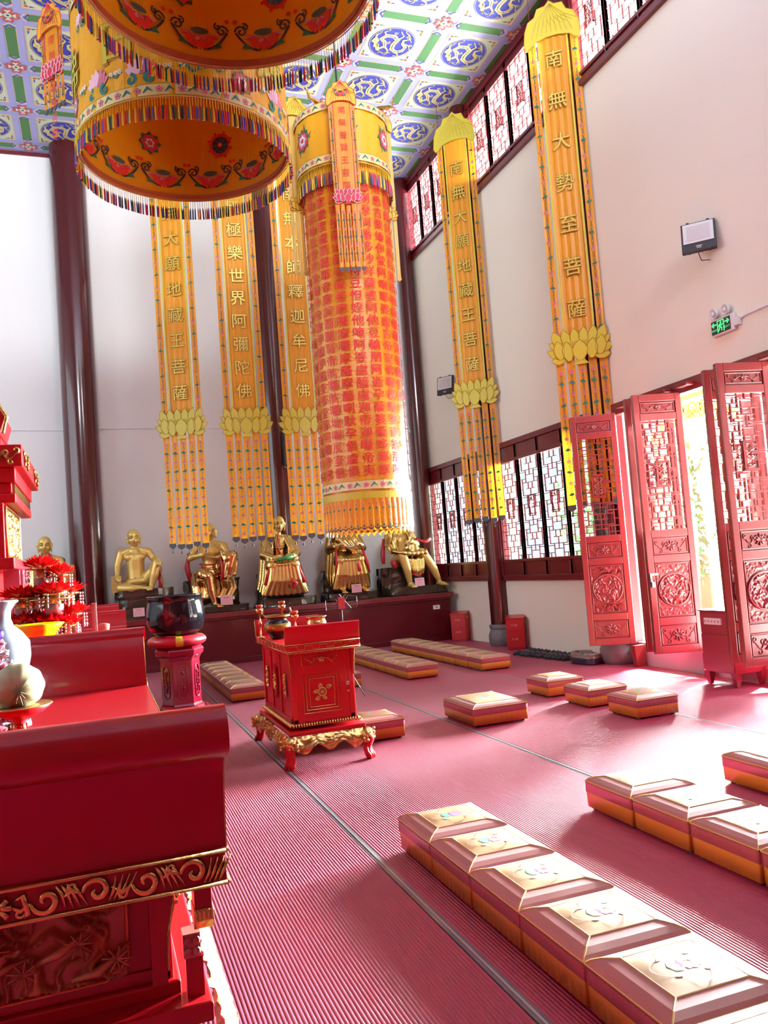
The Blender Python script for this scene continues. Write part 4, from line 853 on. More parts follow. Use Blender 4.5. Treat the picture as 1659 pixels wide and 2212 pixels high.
        for sx in (-1, 1):
            for sz in (-1, 1):
                px, pz = c0 + sx * 0.105, zc2 + sz * 0.115
                line([(px, pz), (px, pz - sz * 0.035), (px - sx * 0.018, pz - sz * 0.035), (px - sx * 0.018, pz - sz * 0.018), (px - sx * 0.035, pz - sz * 0.018), (px - sx * 0.035, pz)])
            b.tube([(c0 + sx * 0.105, y, zc2 - 0.08), (c0 + sx * 0.105, y, zc2 + 0.08)], 0.002, 4); b.tube([(c0 - 0.07, y, zc2 + sx * 0.115), (c0 + 0.07, y, zc2 + sx * 0.115)], 0.002, 4)
        b.m(goldp)
        p = circ(17, 0.034, c0, zc2); line(p, 0.005)
        for i in range(8): a = i * PI / 4; b.tube([(c0, y, zc2), (c0 + 0.032 * math.cos(a), y, zc2 + 0.032 * math.sin(a))], 0.003, 4)
        for px, pz, a in ((-0.05, 0.005, 0), (0.055, 0.035, 1), (0.02, -0.045, 2), (-0.01, 0.05, 3), (-0.04, -0.045, 4)):
            q = spiral(c0 + px, zc2 + pz, 0.02, 1.3, a, 1, 12); b.tube([(u, y, v_) for u, v_ in q], 0.0045, 5); b.ball((c0 + px * 1.3, y, zc2 + pz * 1.2), (0.012, 0.005, 0.012), 8, 6)
        b.build('gilt_door_motif', bd)
        b = MB(); b.m(gold); X = x0 - 0.013
        for j in range(3):
            ya = y0 + (y1 - y0) * (0.17 + 0.33 * j); zc3 = (za + zb_) / 2
            if j == 1:
                b.T = Matrix.Translation((X, ya, zc3)) @ Matrix.Rotation(-PI / 2, 4, 'Z'); b.m(red); b.prism(circ(24, 0.065, rz=0.15), -0.01, 0.0); b.m(gold); relief(b, -0.05, 0.05, -0.08, 0.08, -0.011, 0.012, 14, 4, 2, lambda u, v: 1 if math.hypot(u - .5, v - .5) < .5 else 0); b.T = Matrix()
            else:
                b.T = Matrix.Translation((X, ya, zc3)) @ Matrix.Rotation(-PI / 2, 4, 'Z'); relief(b, -0.035, 0.035, -0.10, 0.10, -0.002, 0.012, 10, 3, 4 + j); b.T = Matrix()
        b.build('gilt_side_medallion', bd)
        b = MB(); b.m(mat('chrome', (0.75, 0.75, 0.76), 0.2, metal=1.0)); b.lathe([(0.011, 0), (0.011, 0.006)], 12, (0, 0, 0)); b.T = Matrix()
        o = b.build('door_lock', bd); o.rotation_euler = (PI / 2, 0, 0); o.location = (x1 - 0.05, y0 - 0.008, za + 0.215)
        b = MB(); b.m(white); b.box(x1 - 0.062, x1 - 0.038, y0 - 0.011, y0 - 0.009, za + 0.265, za + 0.295); b.m(dpink); b.box(x1 - 0.056, x1 - 0.044, y0 - 0.0115, y0 - 0.011, za + 0.273, za + 0.285); b.build('sticker', bd)
        for s_, X in ((-1, x0), (1, x1)):
            b = MB(); b.m(rm); b.prism([(X + s_ * 0.03, zb_), (X - s_ * 0.015, zb_), (X - s_ * 0.01, zb_ - 0.18), (X + s_ * 0.005, zb_ - 0.24), (X + s_ * 0.012, zb_ - 0.1)], y0 - 0.03, y0 - 0.008); b.m(gold)
            b.tube([(X + s_ * 0.020, y0 - 0.030, zb_ - 0.01), (X + s_ * 0.012, y0 - 0.030, zb_ - 0.1), (X + s_ * 0.004, y0 - 0.030, zb_ - 0.22)], 0.0045, 6)
            b.build('corner_bracket', bd)
    # petal strip, slab
    e = 0.02 if not big else 0.0
    hs = 0.04 * k; zp = zbody
    px0, px1, py0, py1 = x0 - 0.03 * k, x1 + 0.03 * k, y0 - 0.035 * k, y1 + 0.035 * k
    b = MB(); b.m(gold); stp = 0.022
    def petalrow(xa, ya, xb, yb_, nx, ny):
        L = math.hypot(xb - xa, yb_ - ya); n = int(L / stp)
        for i in range(n):
            t = (i + 0.5) / n; x = xa + (xb - xa) * t; y = ya + (yb_ - ya) * t
            b.tube([(x - nx * 0.012, y - ny * 0.012, zp), (x + nx * 0.003, y + ny * 0.003, zp - hs * 0.3), (x + nx * 0.014, y + ny * 0.014, zp - hs)], [stp * 0.25, stp * 0.42, stp * 0.40], 6)
    if not big: petalrow(px0, py0, px1, py0, 0, -1); petalrow(px1, py0, px1, py1, 1, 0); petalrow(px0, py0, px0, py1, -1, 0)
    if not big: b.build('gilt_petal_moulding', r, smooth=True)
    sx0, sx1, sy0, sy1 = (0.02, W - 0.045, 0.02, D - 0.02) if big else (-0.01, W + 0.0, 0.0, D)
    b = MB(); b.m(rm); b.box(px0 + 0.01, px1 - 0.01, py0 + 0.01, py1 - 0.01, zp - hs, zp + 0.001); b.box(sx0, sx1, sy0, sy1, zslab - 0.045 * k, zslab); b.build('plinth_slab', r, bev=0.006)
    # bulging gilt apron and paw legs
    zt2 = zslab - 0.045 * k; zb2 = zt2 - (0.28 if big else 0.15); bul = 0.07 if big else 0.045
    b = MB(); b.m(gold)
    def apron(xa, ya, xb, yb_, nx, ny, sd):
        L = math.hypot(xb - xa, yb_ - ya); n = min(150, int(L / 0.011))
        def fn(u, v):
            xx_ = xa + (xb - xa) * u; y = ya + (yb_ - ya) * u
            cut = 0.35 + 0.65 * (1 - math.exp(-((u - 0.5) * 2) ** 2 * 2.0)); edge = 1 if abs(u - 0.5) > 0.42 else 0
            lo_ = 1 - v * (0.78 + 0.22 * math.cos((u - .5) * 6 * PI) - 0.12 * (1 - abs(u - .5) * 2))
            z = zb2 + (zt2 - zb2) * lo_
            p = Vector((u * L * 16, v * 4.5, sd)); h = max(0, 1 - abs(noise.noise(p + Vector((noise.noise(p), 0, 0)) * 1.5)) * 3) * (0.022 if big else 0.014)
            o = bul * math.sin(min(1, (1 - lo_) * 1.15) * PI * 0.72) + h
            return (xx_ + nx * o, y + ny * o, z)
        b.grid(fn, n, 12)
    apron(sx0, sy0, sx1, sy0, 0, -1, 1); apron(sx1, sy0, sx1, sy1, 1, 0, 2); apron(sx0, sy0, sx0, sy1, -1, 0, 3); apron(sx1, sy1, sx0, sy1, 0, 1, 4)
    b.build('gilt_apron', r, smooth=True)
    for cx_, cy_, ax, ay in ((sx0, sy0, -1, -1), (sx1, sy0, 1, -1), (sx0, sy1, -1, 1), (sx1, sy1, 1, 1)):
        b = MB(); b.m(rm); q = 1.6 if big else 1.3; d = 0.7071; X = lambda o, z, t=0: (cx_ + ax * (o * d - 0.02 * q) + ay * t, cy_ + ay * (o * d - 0.02 * q) - ax * t, z)
        zz = zb2 + 0.04 * q; ft = -0.005 * q
        b.tube([X(0.03 * q, zz + 0.05 * q), X(0.045 * q, zz), X(0.025 * q, zz * 0.55), X(0.035 * q, 0.035 * q), X(0.05 * q, 0.018)], [0.035 * q, 0.036 * q, 0.026 * q, 0.026 * q, 0.026 * q], 12)
        for t in (-0.017, 0, 0.017): b.limb([X(0.035 * q, zz * 0.9, t * q), X(0.038 * q, 0.05 * q, t * q), X(0.054 * q, 0.028 * q, t * q), X(0.060 * q, 0.013 * q, t * q)], [0.010 * q, 0.012 * q, 0.014 * q, 0.012 * q], 8)
        b.m(gold); b.ball(X(0.03 * q, zb2 + 0.07 * q), (0.045 * q, 0.045 * q, 0.05 * q), 12, 8)
        for i in range(16): b.ball(X(0.055 * q + 0.012 * q * math.sin(i * 5), zb2 + (0.03 + 0.07 * (i / 16)) * q, 0.045 * q * math.sin(i * 2.4)), 0.012 * q, 6, 5)
        b.build('leg', r, smooth=True)
    return r
altar('altar_table', 'long red altar table in the left foreground with gilt scroll edge and curled end', 'altar table', 0.97, 3.32, 0.97, 0.084, 0.655, 0.625, 0.345, True, (-0.72, 1.985))
def plain_table(label, y0, y1):
    r = empty('altar_table', (-0.70, y0, 0)); tag(r, label, 'altar table'); W = 0.97; D = y1 - y0; zt = 0.97
    b = MB(); b.m(redd); b.box(0, W, 0, D, zt - 0.085, zt); b.build('table_top', r, bev=0.004)
    b = MB(); b.m(gold); [b.tube([(W + 0.002, 0, z), (W + 0.002, D, z)], 0.005, 5) for z in (zt - 0.006, zt - 0.079)]; n = int(D / 0.12)
    for i in range(n): p = spiral(zt - 0.042, 0, 0.03, 1.1, i, 1, 10); b.tube([(W + 0.004, (i + 0.5) * D / n + z, x) for x, z in p], 0.004, 5)
    b.build('gilt_edge_carving', r)
    for s_, y_ in ((-1, 0.02), (1, D - 0.02)):
        ctr = [(y_ + s_ * 0.08 * (i / 8) ** 2, zt + 0.30 * i / 8) for i in range(9)]; b = MB(); b.m(redd)
        b.prismx([(y + 0.013, z) for y, z in ctr] + [(y - 0.013, z) for y, z in reversed(ctr)], 0, W); b.prismx(circ(20, 0.042, ctr[-1][0] + s_ * 0.03, ctr[-1][1]), -0.001, W + 0.001); b.build('end_board', r, smooth='a')
    b = MB(); b.m(redd); b.box(0.12, W - 0.12, 0.12, D - 0.12, 0.60, zt - 0.085); b.box(0.03, W - 0.03, 0.03, D - 0.03, 0.55, 0.62); b.m(gold); b.box(0.0, W, 0, D, 0.36, 0.55); b.build('body', r, bev=0.01)
    for x in (0.06, W - 0.06):
        for y in (0.06, D - 0.06): b = MB(); b.m(redd); b.tube([(x, y, 0.37), (x, y, 0.12), (x, y, 0.0)], [0.06, 0.045, 0.06], 10); b.build('leg', r)
plain_table('second red altar table behind the foreground one, carrying the red lotus lamps', 5.60, 9.22)
plain_table('farthest red altar table, only its end boards showing beside the black bowl', 9.52, 12.35)
altar('pedestal_cabinet', 'carved red cabinet with gilt wheel door on gilt paw-footed base, mid floor', 'altar cabinet', 0.63, 1.32, 0.995, 0.065, 0.345, 0.292, 0.15, False, (1.41, 6.62))

# ---- objects on the small cabinet
b = MB(); b.m(black); b.lathe([(0.055, 0), (0.075, 0.02), (0.07, 0.035), (0.10, 0.06), (0.118, 0.10), (0.115, 0.14), (0.09, 0.165), (0.085, 0.18), (0.11, 0.20), (0.112, 0.21), (0.09, 0.215)], 28)
r = empty('incense_burner', (1.50, 7.32, 0.997)); tag(r, 'round black and gold incense burner on the carved pedestal cabinet', 'incense burner')
b.build('pot', r, smooth=True); b = MB(); b.m(mat('gold_fret_band', (0.66, 0.42, 0.04), 0.35, metal=0.5, noise_amt=0.3, nscale=60)); b.lathe([(0.112, 0.075), (0.1195, 0.10), (0.1165, 0.14)], 28); b.lathe([(0.113, 0.195), (0.116, 0.20), (0.114, 0.212)], 28); b.m(thr)
for i in range(28):
    for j in range(4): a = 2 * PI * i / 28; z = 0.085 + 0.013 * j; R = 0.1185; b.box(R * math.cos(a) - 0.002, R * math.cos(a) + 0.002, R * math.sin(a) - 0.002, R * math.sin(a) + 0.002, z, z + 0.005)
b.build('gilt_band', r, smooth=True)
b = MB(); b.m(copper)
for s_ in (1, -1): b.tube([(s_ * 0.10, 0, 0.2), (s_ * 0.13, 0, 0.23), (s_ * 0.12, 0, 0.27)], 0.008, 6)
b.build('handle', r)
def candlestick(x, y, h, lab):
    r = empty('candlestick', (x, y, 0.997)); tag(r, lab, 'candlestick', 'copper lotus candlesticks on the pedestal cabinet')
    b = MB(); b.m(copper); b.lathe([(0.035, 0), (0.03, 0.01), (0.008, 0.02), (0.008, h * 0.45), (0.02, h * 0.5), (0.008, h * 0.56), (0.008, h * 0.8), (0.03, h * 0.86), (0.036, h), (0.02, h)], 14); b.build('stem', r, smooth=True)
    b = MB(); b.m(mat('red_glass_cup', (0.65, 0.06, 0.03), 0.2, coat=0.5)); b.lathe([(0.022, h), (0.034, h + 0.02), (0.03, h + 0.035)], 12); b.build('cup', r, smooth=True)
candlestick(1.40, 7.62, 0.27, 'copper lotus candlestick behind the burner, left one on the cabinet'); candlestick(1.62, 7.14, 0.21, 'copper lotus candlestick in front of the burner, beside the curled end board')
candlestick(1.60, 7.56, 0.29, 'tallest copper candlestick behind the incense burner on the cabinet')
b = MB(); b.m(copper); b.lathe([(0.05, 0), (0.085, 0.02), (0.098, 0.06), (0.09, 0.11), (0.085, 0.115), (0.088, 0.14), (0.1, 0.15), (0.095, 0.155), (0.08, 0.14), (0.08, 0.06), (0.02, 0.02)], 28, (1.93, 7.60, 0.997)); tag(b.build('singing_bowl', smooth=True), 'polished copper bowl on the far right of the carved pedestal cabinet', 'bowl')
# music stand behind
r = empty('music_stand', (2.80, 9.72, 0)); tag(r, 'black wire folding music stand behind the pedestal cabinet', 'music stand')
b = MB(); b.m(blackm); q = lambda x, z: (x, 0.0 + 0.06 * (z - 1.0), z)
for P in (((-0.2, 1.08), (-0.2, 1.20), (-0.07, 1.20), (0, 1.12), (0.09, 1.24), (0.2, 1.22), (0.2, 1.08), (-0.2, 1.08)), ((-0.2, 1.14), (0, 1.12), (0.2, 1.16)), ((-0.12, 1.08), (0.06, 1.26)), ((0.12, 1.08), (-0.02, 1.26))): b.tube([q(*p) for p in P], 0.005, 4)
b.build('desk', r); b = MB(); b.m(blackm); b.tube([(0, 0.02, 1.2), (0, 0.02, 0.25)], 0.009, 6); b.build('pole', r)
for a in (-0.7, 1.5, 3.7): b = MB(); b.m(blackm); b.tube([(0, 0.02, 0.42), (0.24 * math.cos(a), 0.02 + 0.2 * math.sin(a), 0.012)], 0.007, 5); b.build('leg', r)
b = MB(); b.m(mat('red_book_cover', (0.6, 0.05, 0.06), 0.5)); b.box(2.755, 2.835, 9.685, 9.705, 1.085, 1.225); tag(b.build('booklet'), 'small red booklet standing on the black music stand', 'booklet')

# ---- great black singing bowl on its carved stand
mg = mat('magenta_red_lacquer', (0.34, 0.005, 0.03), 0.15, coat=1.0, noise_amt=0.08)
b = MB(); b.m(black); P = [(0.10, 0), (0.22, 0.01), (0.30, 0.06), (0.335, 0.16), (0.335, 0.27), (0.315, 0.37), (0.305, 0.44), (0.318, 0.455), (0.318, 0.468), (0.295, 0.468), (0.29, 0.36), (0.31, 0.2), (0.2, 0.04), (0.02, 0.03)]
b.lathe(P, 64, (0.84, 9.92, 0.945)); tag(b.build('great_bowl_gong', smooth=True), 'large glossy black bowl gong on a red cushion ring and carved stand', 'bowl gong')
b = MB(); n = 48
for i in range(n):
    a0, a1 = 2 * PI * i / n, 2 * PI * (i + 1) / n; t = (i % 12); m_ = mat('yellow_satin', (0.85, 0.62, 0.04), 0.4) if t in (0, 11) else mat('red_satin', (0.62, 0.015, 0.03), 0.35, noise_amt=0.1)
    b.m(m_); ring = [(0.25 + 0.085 * math.cos(q * PI / 6), 0.062 * math.sin(q * PI / 6)) for q in range(12)]
    vs = [(R * math.cos(a), R * math.sin(a), z) for a in (a0, a1) for R, z in ring]; b.add(vs, [(q, (q + 1) % 12, 12 + (q + 1) % 12, 12 + q) for q in range(12)])
b.T = Matrix(); o = b.build('cushion_ring', smooth=True); o.location = (0.84, 9.92, 0.885); tag(o, 'red and yellow satin cushion ring under the black bowl gong', 'cushion ring')
r = empty('carved_stand', (0.86, 9.92, 0)); tag(r, 'hexagonal magenta lacquer stand with carved flowers under the black bowl gong', 'stand')
b = MB(); b.m(mg); b.lathe([(0.27, 0.06), (0.285, 0.10), (0.26, 0.13), (0.235, 0.15), (0.225, 0.17), (0.225, 0.66), (0.245, 0.70), (0.275, 0.73), (0.28, 0.78), (0.25, 0.82)], 6)
b.T = Matrix.Rotation(PI / 6, 4, 'Z'); o = b.build('body', r, bev=0.008)
b = MB()
for k in range(6):
    a = k * PI / 3 - PI / 2; b.T = Matrix.Rotation(a + PI / 2, 4, 'Z') @ Matrix.Translation((0, -0.197, 0)); b.m(mg)
    p = [(0.055 * math.cos(t), 0.42 + (0.13 if math.sin(t) > 0 else -0.13) + 0.055 * math.sin(t)) for t in [i * PI / 10 for i in range(20)]]; b.tube([(x, -0.002, z) for x, z in p + [p[0]]], 0.006, 5)
    b.tube([(0, 0, 0.3), (0.015, -0.006, 0.38), (-0.012, -0.006, 0.45), (0.01, 0, 0.52)], 0.005, 5)
    for q in range(6): z = 0.31 + 0.038 * q; s_ = 1 if q % 2 else -1; b.tube([(0, -0.004, z), (s_ * 0.03, -0.012, z + 0.018)], [0.004, 0.010], 6)
    b.ball((0.0, -0.005, 0.53), (0.022, 0.012, 0.02), 8, 6); b.tube([(-0.09, 0, 0.69), (-0.03, -0.03, 0.71), (0.03, -0.03, 0.69), (0.09, 0, 0.71)], 0.006, 5)
b.T = Matrix(); b.build('carved_flower_panel', r, smooth=True)
for k in range(6):
    a = k * PI / 3; b = MB(); b.m(mg); c, s_ = math.cos(a), math.sin(a); b.tube([(0.25 * c, 0.25 * s_, 0.12), (0.30 * c, 0.30 * s_, 0.08), (0.27 * c, 0.27 * s_, 0.035), (0.30 * c, 0.30 * s_, 0.012)], [0.03, 0.035, 0.022, 0.028], 8); b.ball((0.31 * c, 0.31 * s_, 0.09), 0.025, 8, 6); b.build('foot', r, smooth=True)

# ---- offerings on the foreground altar table
r = empty('fruit_dish', (-0.345, 3.90, 0.971)); tag(r, 'red lacquer footed dish holding the melon, with gilt stem', 'fruit dish')
b = MB(); b.m(red); b.lathe([(0.05, 0), (0.052, 0.012), (0.025, 0.03), (0.03, 0.05), (0.022, 0.07), (0.04, 0.085), (0.10, 0.105), (0.135, 0.135), (0.13, 0.138), (0.09, 0.115), (0.02, 0.10)], 36); b.build('dish', r, smooth=True)
b = MB(); b.m(gold); b.lathe([(0.134, 0.134), (0.138, 0.137), (0.134, 0.141)], 36); 
for i in range(6): a = i * PI / 3; b.ball((0.028 * math.cos(a), 0.028 * math.sin(a), 0.05), (0.01, 0.01, 0.014), 6, 5)
b.build('gilt_rim', r, smooth=True)
r = empty('melon', (-0.345, 3.90, 1.092)); tag(r, 'pale green and yellow melon resting in the red footed dish', 'melon')
b = MB(); b.m(mat('melon_rind', (0.17, 0.21, 0.10), 0.5, noise_amt=0.12, nscale=4, col2=(0.27, 0.24, 0.12))); b.grid(lambda u, v: ((0.108 + 0.002 * math.cos(u * 2 * PI * 10)) * math.cos(u * 2 * PI) * math.sin(v * PI), 0.112 * -math.cos(v * PI), 0.098 + (0.098 + 0.002 * math.cos(u * 2 * PI * 10)) * math.sin(u * 2 * PI) * math.sin(v * PI)), 60, 24); b.build('rind', r, smooth=True)
b = MB(); b.m(mat('melon_scar', (0.10, 0.16, 0.07), 0.7))
for i in range(14):
    a = 2 * PI * i / 14; L = 0.035 + 0.02 * (i % 3) / 2; P = []
    for q in range(6):
        t = 0.006 + L * q / 5; P.append((0.012 + t * math.cos(a), -0.1125 * math.sqrt(max(0, 1 - (t / 0.105) ** 2)) - 0.0005, 0.088 + t * math.sin(a)))
    b.tube(P, [0.0028, 0.0024, 0.002, 0.0016, 0.001, 0.0006], 5)
b.ball((0.012, -0.1125, 0.088), (0.007, 0.003, 0.007), 8, 6); b.build('blossom_scar', r)
b = MB(); b.m(mat('pale_blue_porcelain', (0.34, 0.44, 0.50), 0.12, coat=1.0, noise_amt=0.02)); b.lathe([(0.075, 0), (0.08, 0.02), (0.085, 0.06), (0.115, 0.18), (0.138, 0.30), (0.135, 0.37), (0.10, 0.42), (0.062, 0.455), (0.050, 0.49), (0.052, 0.53), (0.075, 0.565), (0.09, 0.575), (0.086, 0.583), (0.06, 0.57), (0.045, 0.53)], 48, (-0.475, 4.62, 0.971)); tag(b.build('porcelain_vase', smooth=True), 'tall pale blue porcelain vase at the left edge behind the melon', 'vase')
b = MB(); cols3 = [mat('silver_foil', (0.75, 0.75, 0.8), 0.2, metal=1.0, bump=0.3), mat('rose_foil', (0.75, 0.3, 0.4), 0.25, metal=0.8), mat('violet_foil', (0.2, 0.12, 0.6), 0.25, metal=0.7), mat('mint_foil', (0.3, 0.7, 0.5), 0.3, metal=0.6), white]
r = empty('wrapped_offering_tower', (-0.50, 4.20, 0.971)); tag(r, 'cone of small foil-wrapped offerings at the left edge beside the melon', 'offering')
rnd = random.Random(3)
for lv in range(10):
    z = 0.02 + 0.046 * lv; R = 0.145 - 0.0105 * lv; n = 11 - lv // 2
    for i in range(n):
        a = 2 * PI * i / n + lv * 0.4; b = MB(); b.m(rnd.choice(cols3[:2] * 3 + cols3)); c = Vector((R * math.cos(a), R * math.sin(a), z)); vs = []
        for q in range(26): d = Vector((rnd.gauss(0, 1), rnd.gauss(0, 1), rnd.gauss(0, 0.7))).normalized(); vs.append(d)
        b.ball(tuple(c), (0.034, 0.030, 0.023), 9, 6); b.v = [(x + rnd.uniform(-.006, .006), y + rnd.uniform(-.006, .006), z_ + rnd.uniform(-.006, .006)) for x, y, z_ in b.v]; b.build('packet', r)
b = MB(); b.m(mat('foil_core', (0.6, 0.55, 0.6), 0.4, metal=0.5)); b.lathe([(0.13, 0), (0.03, 0.46)], 16); b.build('core', r)

# ---- things on the second altar table: yellow bowl, candle, tower of red lotus lamps
b = MB(); b.m(mat('yellow_glaze', (0.85, 0.70, 0.0), 0.2, coat=0.8)); b.lathe([(0.05, 0), (0.06, 0.02), (0.06, 0.20), (0.075, 0.29), (0.12, 0.36), (0.16, 0.40), (0.155, 0.405), (0.11, 0.37), (0.05, 0.3)], 40, (-0.375, 5.83, 0.971)); tag(b.build('yellow_bowl', smooth=True), 'bright yellow flared bowl behind the foreground end board', 'bowl')
r = empty('candle', (-0.035, 7.0, 0.971)); tag(r, 'tall pink and red pillar candle standing behind the red end boards', 'candle'); b = MB(); b.m(mat('pink_wax', (0.78, 0.20, 0.16), 0.4)); b.box(-0.018, 0.018, -0.018, 0.018, 0, 0.485); b.build('wax', r, bev=0.003); b = MB(); b.m(mat('cream_label', (0.8, 0.6, 0.5), 0.5)); b.box(0.0, 0.0165, -0.0195, -0.018, 0.1, 0.47); b.build('label', r)
r = empty('flower_ornament', (0.03, 7.2, 0.971)); tag(r, 'small red and gold ornament peeping over the end board by the candle', 'ornament'); b = MB(); b.m(mat('rosy_ceramic', (0.7, 0.2, 0.15), 0.3)); b.lathe([(0.05, 0), (0.03, 0.15), (0.045, 0.26), (0.05, 0.3), (0.02, 0.31)], 16); b.build('vase', r, smooth=True)
r = empty('lotus_lamp_tower', (-0.33, 6.28, 0.971)); tag(r, 'tiered tower of red plastic lotus lamps hung with crystal drops', 'lotus lamp')
crys = mat('crystal_drop', (0.85, 0.82, 0.82), 0.08, spec=1.0, coat=1.0, noise_amt=0.2, nscale=40, col2=(0.55, 0.35, 0.35)); rp = mat('red_plastic_petal', (0.80, 0.004, 0.006), 0.35, coat=0.4, transl=0.35)
def lampflower(x, y, z, R):
    R *= 1.25; b = MB(); b.m(rp)
    for j in range(4):
        n = 20 - 2 * j; rr_ = R * (1 - 0.2 * j)
        for i in range(n):
            a = 2 * PI * (i + 0.5 * j) / n; c, s_ = math.cos(a), math.sin(a); w_ = rr_ * 0.20; zz = z + 0.012 * j + 0.01 * math.sin(i * 3)
            b.add([(x + c * rr_ * 0.3, y + s_ * rr_ * 0.3, zz - 0.015), (x + c * rr_ * 0.75 - s_ * w_, y + s_ * rr_ * 0.75 + c * w_, zz + 0.004), (x + c * rr_, y + s_ * rr_, zz + 0.028), (x + c * rr_ * 0.75 + s_ * w_, y + s_ * rr_ * 0.75 - c * w_, zz + 0.004)], [(0, 1, 2), (0, 2, 3)])
    b.build('lotus_flower', r)
    b = MB(); b.m(gold); b.lathe([(R * 0.55, z - 0.02), (R * 0.5, z - 0.035), (R * 0.22, z - 0.045), (R * 0.3, z - 0.09), (R * 0.2, z - 0.12)], 16, (x, y, 0))
    b.m(mat('printed_pink_paper', (0.85, 0.25, 0.3), 0.5, noise_amt=0.3, nscale=40)); b.lathe([(R * 0.38, z - 0.17), (R * 0.38, z - 0.10)], 12, (x, y, 0)); b.build('lamp_socket', r, smooth=True)
    b = MB(); b.m(crys)
    for i in range(10):
        a = 2 * PI * i / 10; c, s_ = math.cos(a), math.sin(a); q = R * 0.72
        for k in range(3): b.ball((x + q * c, y + q * s_, z - 0.03 - 0.022 * k), (0.008, 0.008, 0.009), 6, 4)
        b.ball((x + q * c, y + q * s_, z - 0.105), (0.007, 0.007, 0.018), 6, 4)
    tag(b.build('crystal_drops', r), kind='stuff')
for x, z, R, y in ((-0.04, 0.80, 0.11, 0), (0.085, 0.74, 0.085, -0.05), (-0.17, 0.60, 0.14, 0.0), (0.04, 0.615, 0.13, -0.08), (0.135, 0.61, 0.10, 0.05), (-0.09, 0.58, 0.12, 0.12), (-0.16, 0.42, 0.13, -0.02), (0.155, 0.46, 0.10, 0.0), (0.02, 0.40, 0.12, -0.08), (0.11, 0.385, 0.10, -0.06), (-0.06, 0.43, 0.12, 0.12), (0.08, 0.22, 0.11, 0)): lampflower(x, y, z, R)
b = MB(); b.m(gold); b.lathe([(0.11, 0), (0.11, 0.02), (0.03, 0.04), (0.022, 0.3), (0.03, 0.32), (0.02, 0.74)], 16)
for z in (0.2, 0.38, 0.55): b.lathe([(0.17, z), (0.17, z + 0.008)], 24)
b.build('stem', r, smooth=True)
# ---- stepped red shrine cabinet at the left edge, with memorial tablets
r = empty('red_shrine', (-0.47, 6.45, 0)); tag(r, 'red shrine cabinet with stepped eaves and gilt carved panels, at the left edge', 'shrine')
b = MB(); b.m(red)
X1 = 0; b.box(-1.5, 0.0, 0, 1.7, 2.50, 2.66); b.box(-1.5, -0.055, 0.05, 1.64, 2.39, 2.50); b.box(-1.5, -0.085, 0.08, 1.60, 2.31, 2.39); b.box(-1.5, -0.02, 0.03, 1.6, 2.24, 2.31) if False else b.box(-1.5, -0.06, 0.06, 1.56, 2.24, 2.31)
b.build('eave', r, bev=0.008)
b = MB(); b.m(red); b.box(-1.5, -0.14, 0.0, 1.25, 1.82, 2.24); b.box(-1.5, -0.08, -0.05, 1.45, 1.76, 1.84); b.box(-1.5, -0.30, 0.0, 1.7, 0.0, 1.76); b.build('body', r, bev=0.006)
b = MB(); b.m(gold); b.T = Matrix.Translation((-0.138, 0.62, 2.03)) @ Matrix.Rotation(PI / 2, 4, 'Z'); relief(b, -0.55, 0.55, -0.18, 0.18, -0.004, 0.022, 80, 16, 9)
for P in (rect(-0.56, 0.56, -0.19, 0.19),): b.tube([(x, -0.006, z) for x, z in P + [P[0]]], 0.008, 5)
b.T = Matrix(); b.build('gilt_carved_panel', r, smooth=True)
b = MB(); b.m(gold); b.T = Matrix.Translation((0.004, 0.85, 2.58)) @ Matrix.Rotation(PI / 2, 4, 'Z'); scroll_panel(b, -0.75, -0.3, -0.055, 0.055, -0.004, gold, 0.008); scroll_panel(b, 0.3, 0.75, -0.055, 0.055, -0.004, gold, 0.008); b.T = Matrix()
for i in range(46): b.box(-0.083, -0.065, 0.1 + 0.032 * i, 0.112 + 0.032 * i, 2.315, 2.385)
b.T = Matrix.Translation((-0.30, -0.004, 2.58)); scroll_panel(b, -0.05, 0.29, -0.06, 0.06, 0.0, gold, 0.010); b.T = Matrix()
b.build('gilt_scroll', r)
b = MB(); b.m(red); b.prismx([(0.1, 2.66), (0.9, 2.66), (0.75, 2.78), (0.2, 2.78)], -1.5, -0.15); b.prism([(-0.32, 2.70), (-0.14, 2.74), (-0.10, 2.86), (-0.16, 2.96), (-0.26, 2.98), (-0.5, 2.9)], 0.0, 0.5); b.m(gold); b.tube([(-0.12, -0.01, 2.74), (-0.09, -0.01, 2.86), (-0.15, -0.01, 2.97), (-0.25, -0.01, 2.99), (-0.28, -0.01, 2.9)], 0.015, 6); b.build('roof_finial', r, bev=0.006)
pk = mat('pink_tablet_paper', (0.82, 0.22, 0.32), 0.5, noise_amt=0.1, nscale=30); yk = mat('gold_tablet_paper', (0.8, 0.55, 0.12), 0.4)
b0 = None
for k in range(12):
    if b0 is None:
        b = MB(); b.m(pk); b.box(-0.055, 0.055, -0.018, 0.018, 0, 0.44); b.m(redt); b.box(0.055, 0.0565, -0.012, 0.012, 0.03, 0.41); b0 = b.build('memorial_tablet'); o = b0
    else: o = b0.copy(); C.objects.link(o)
    o.location = (-0.60 + 0.02 * (k % 2), 6.72 + 0.052 * k, 1.315); tag(o, 'pink paper memorial tablet in the upright row under the red shrine', 'tablet', 'pink memorial tablets below the shrine')
b = MB(); b.m(redd); b.box(-0.70, -0.53, 6.66, 7.34, 0.971, 1.313); tag(b.build('tablet_shelf'), 'low red shelf carrying the pink memorial tablets', 'shelf')
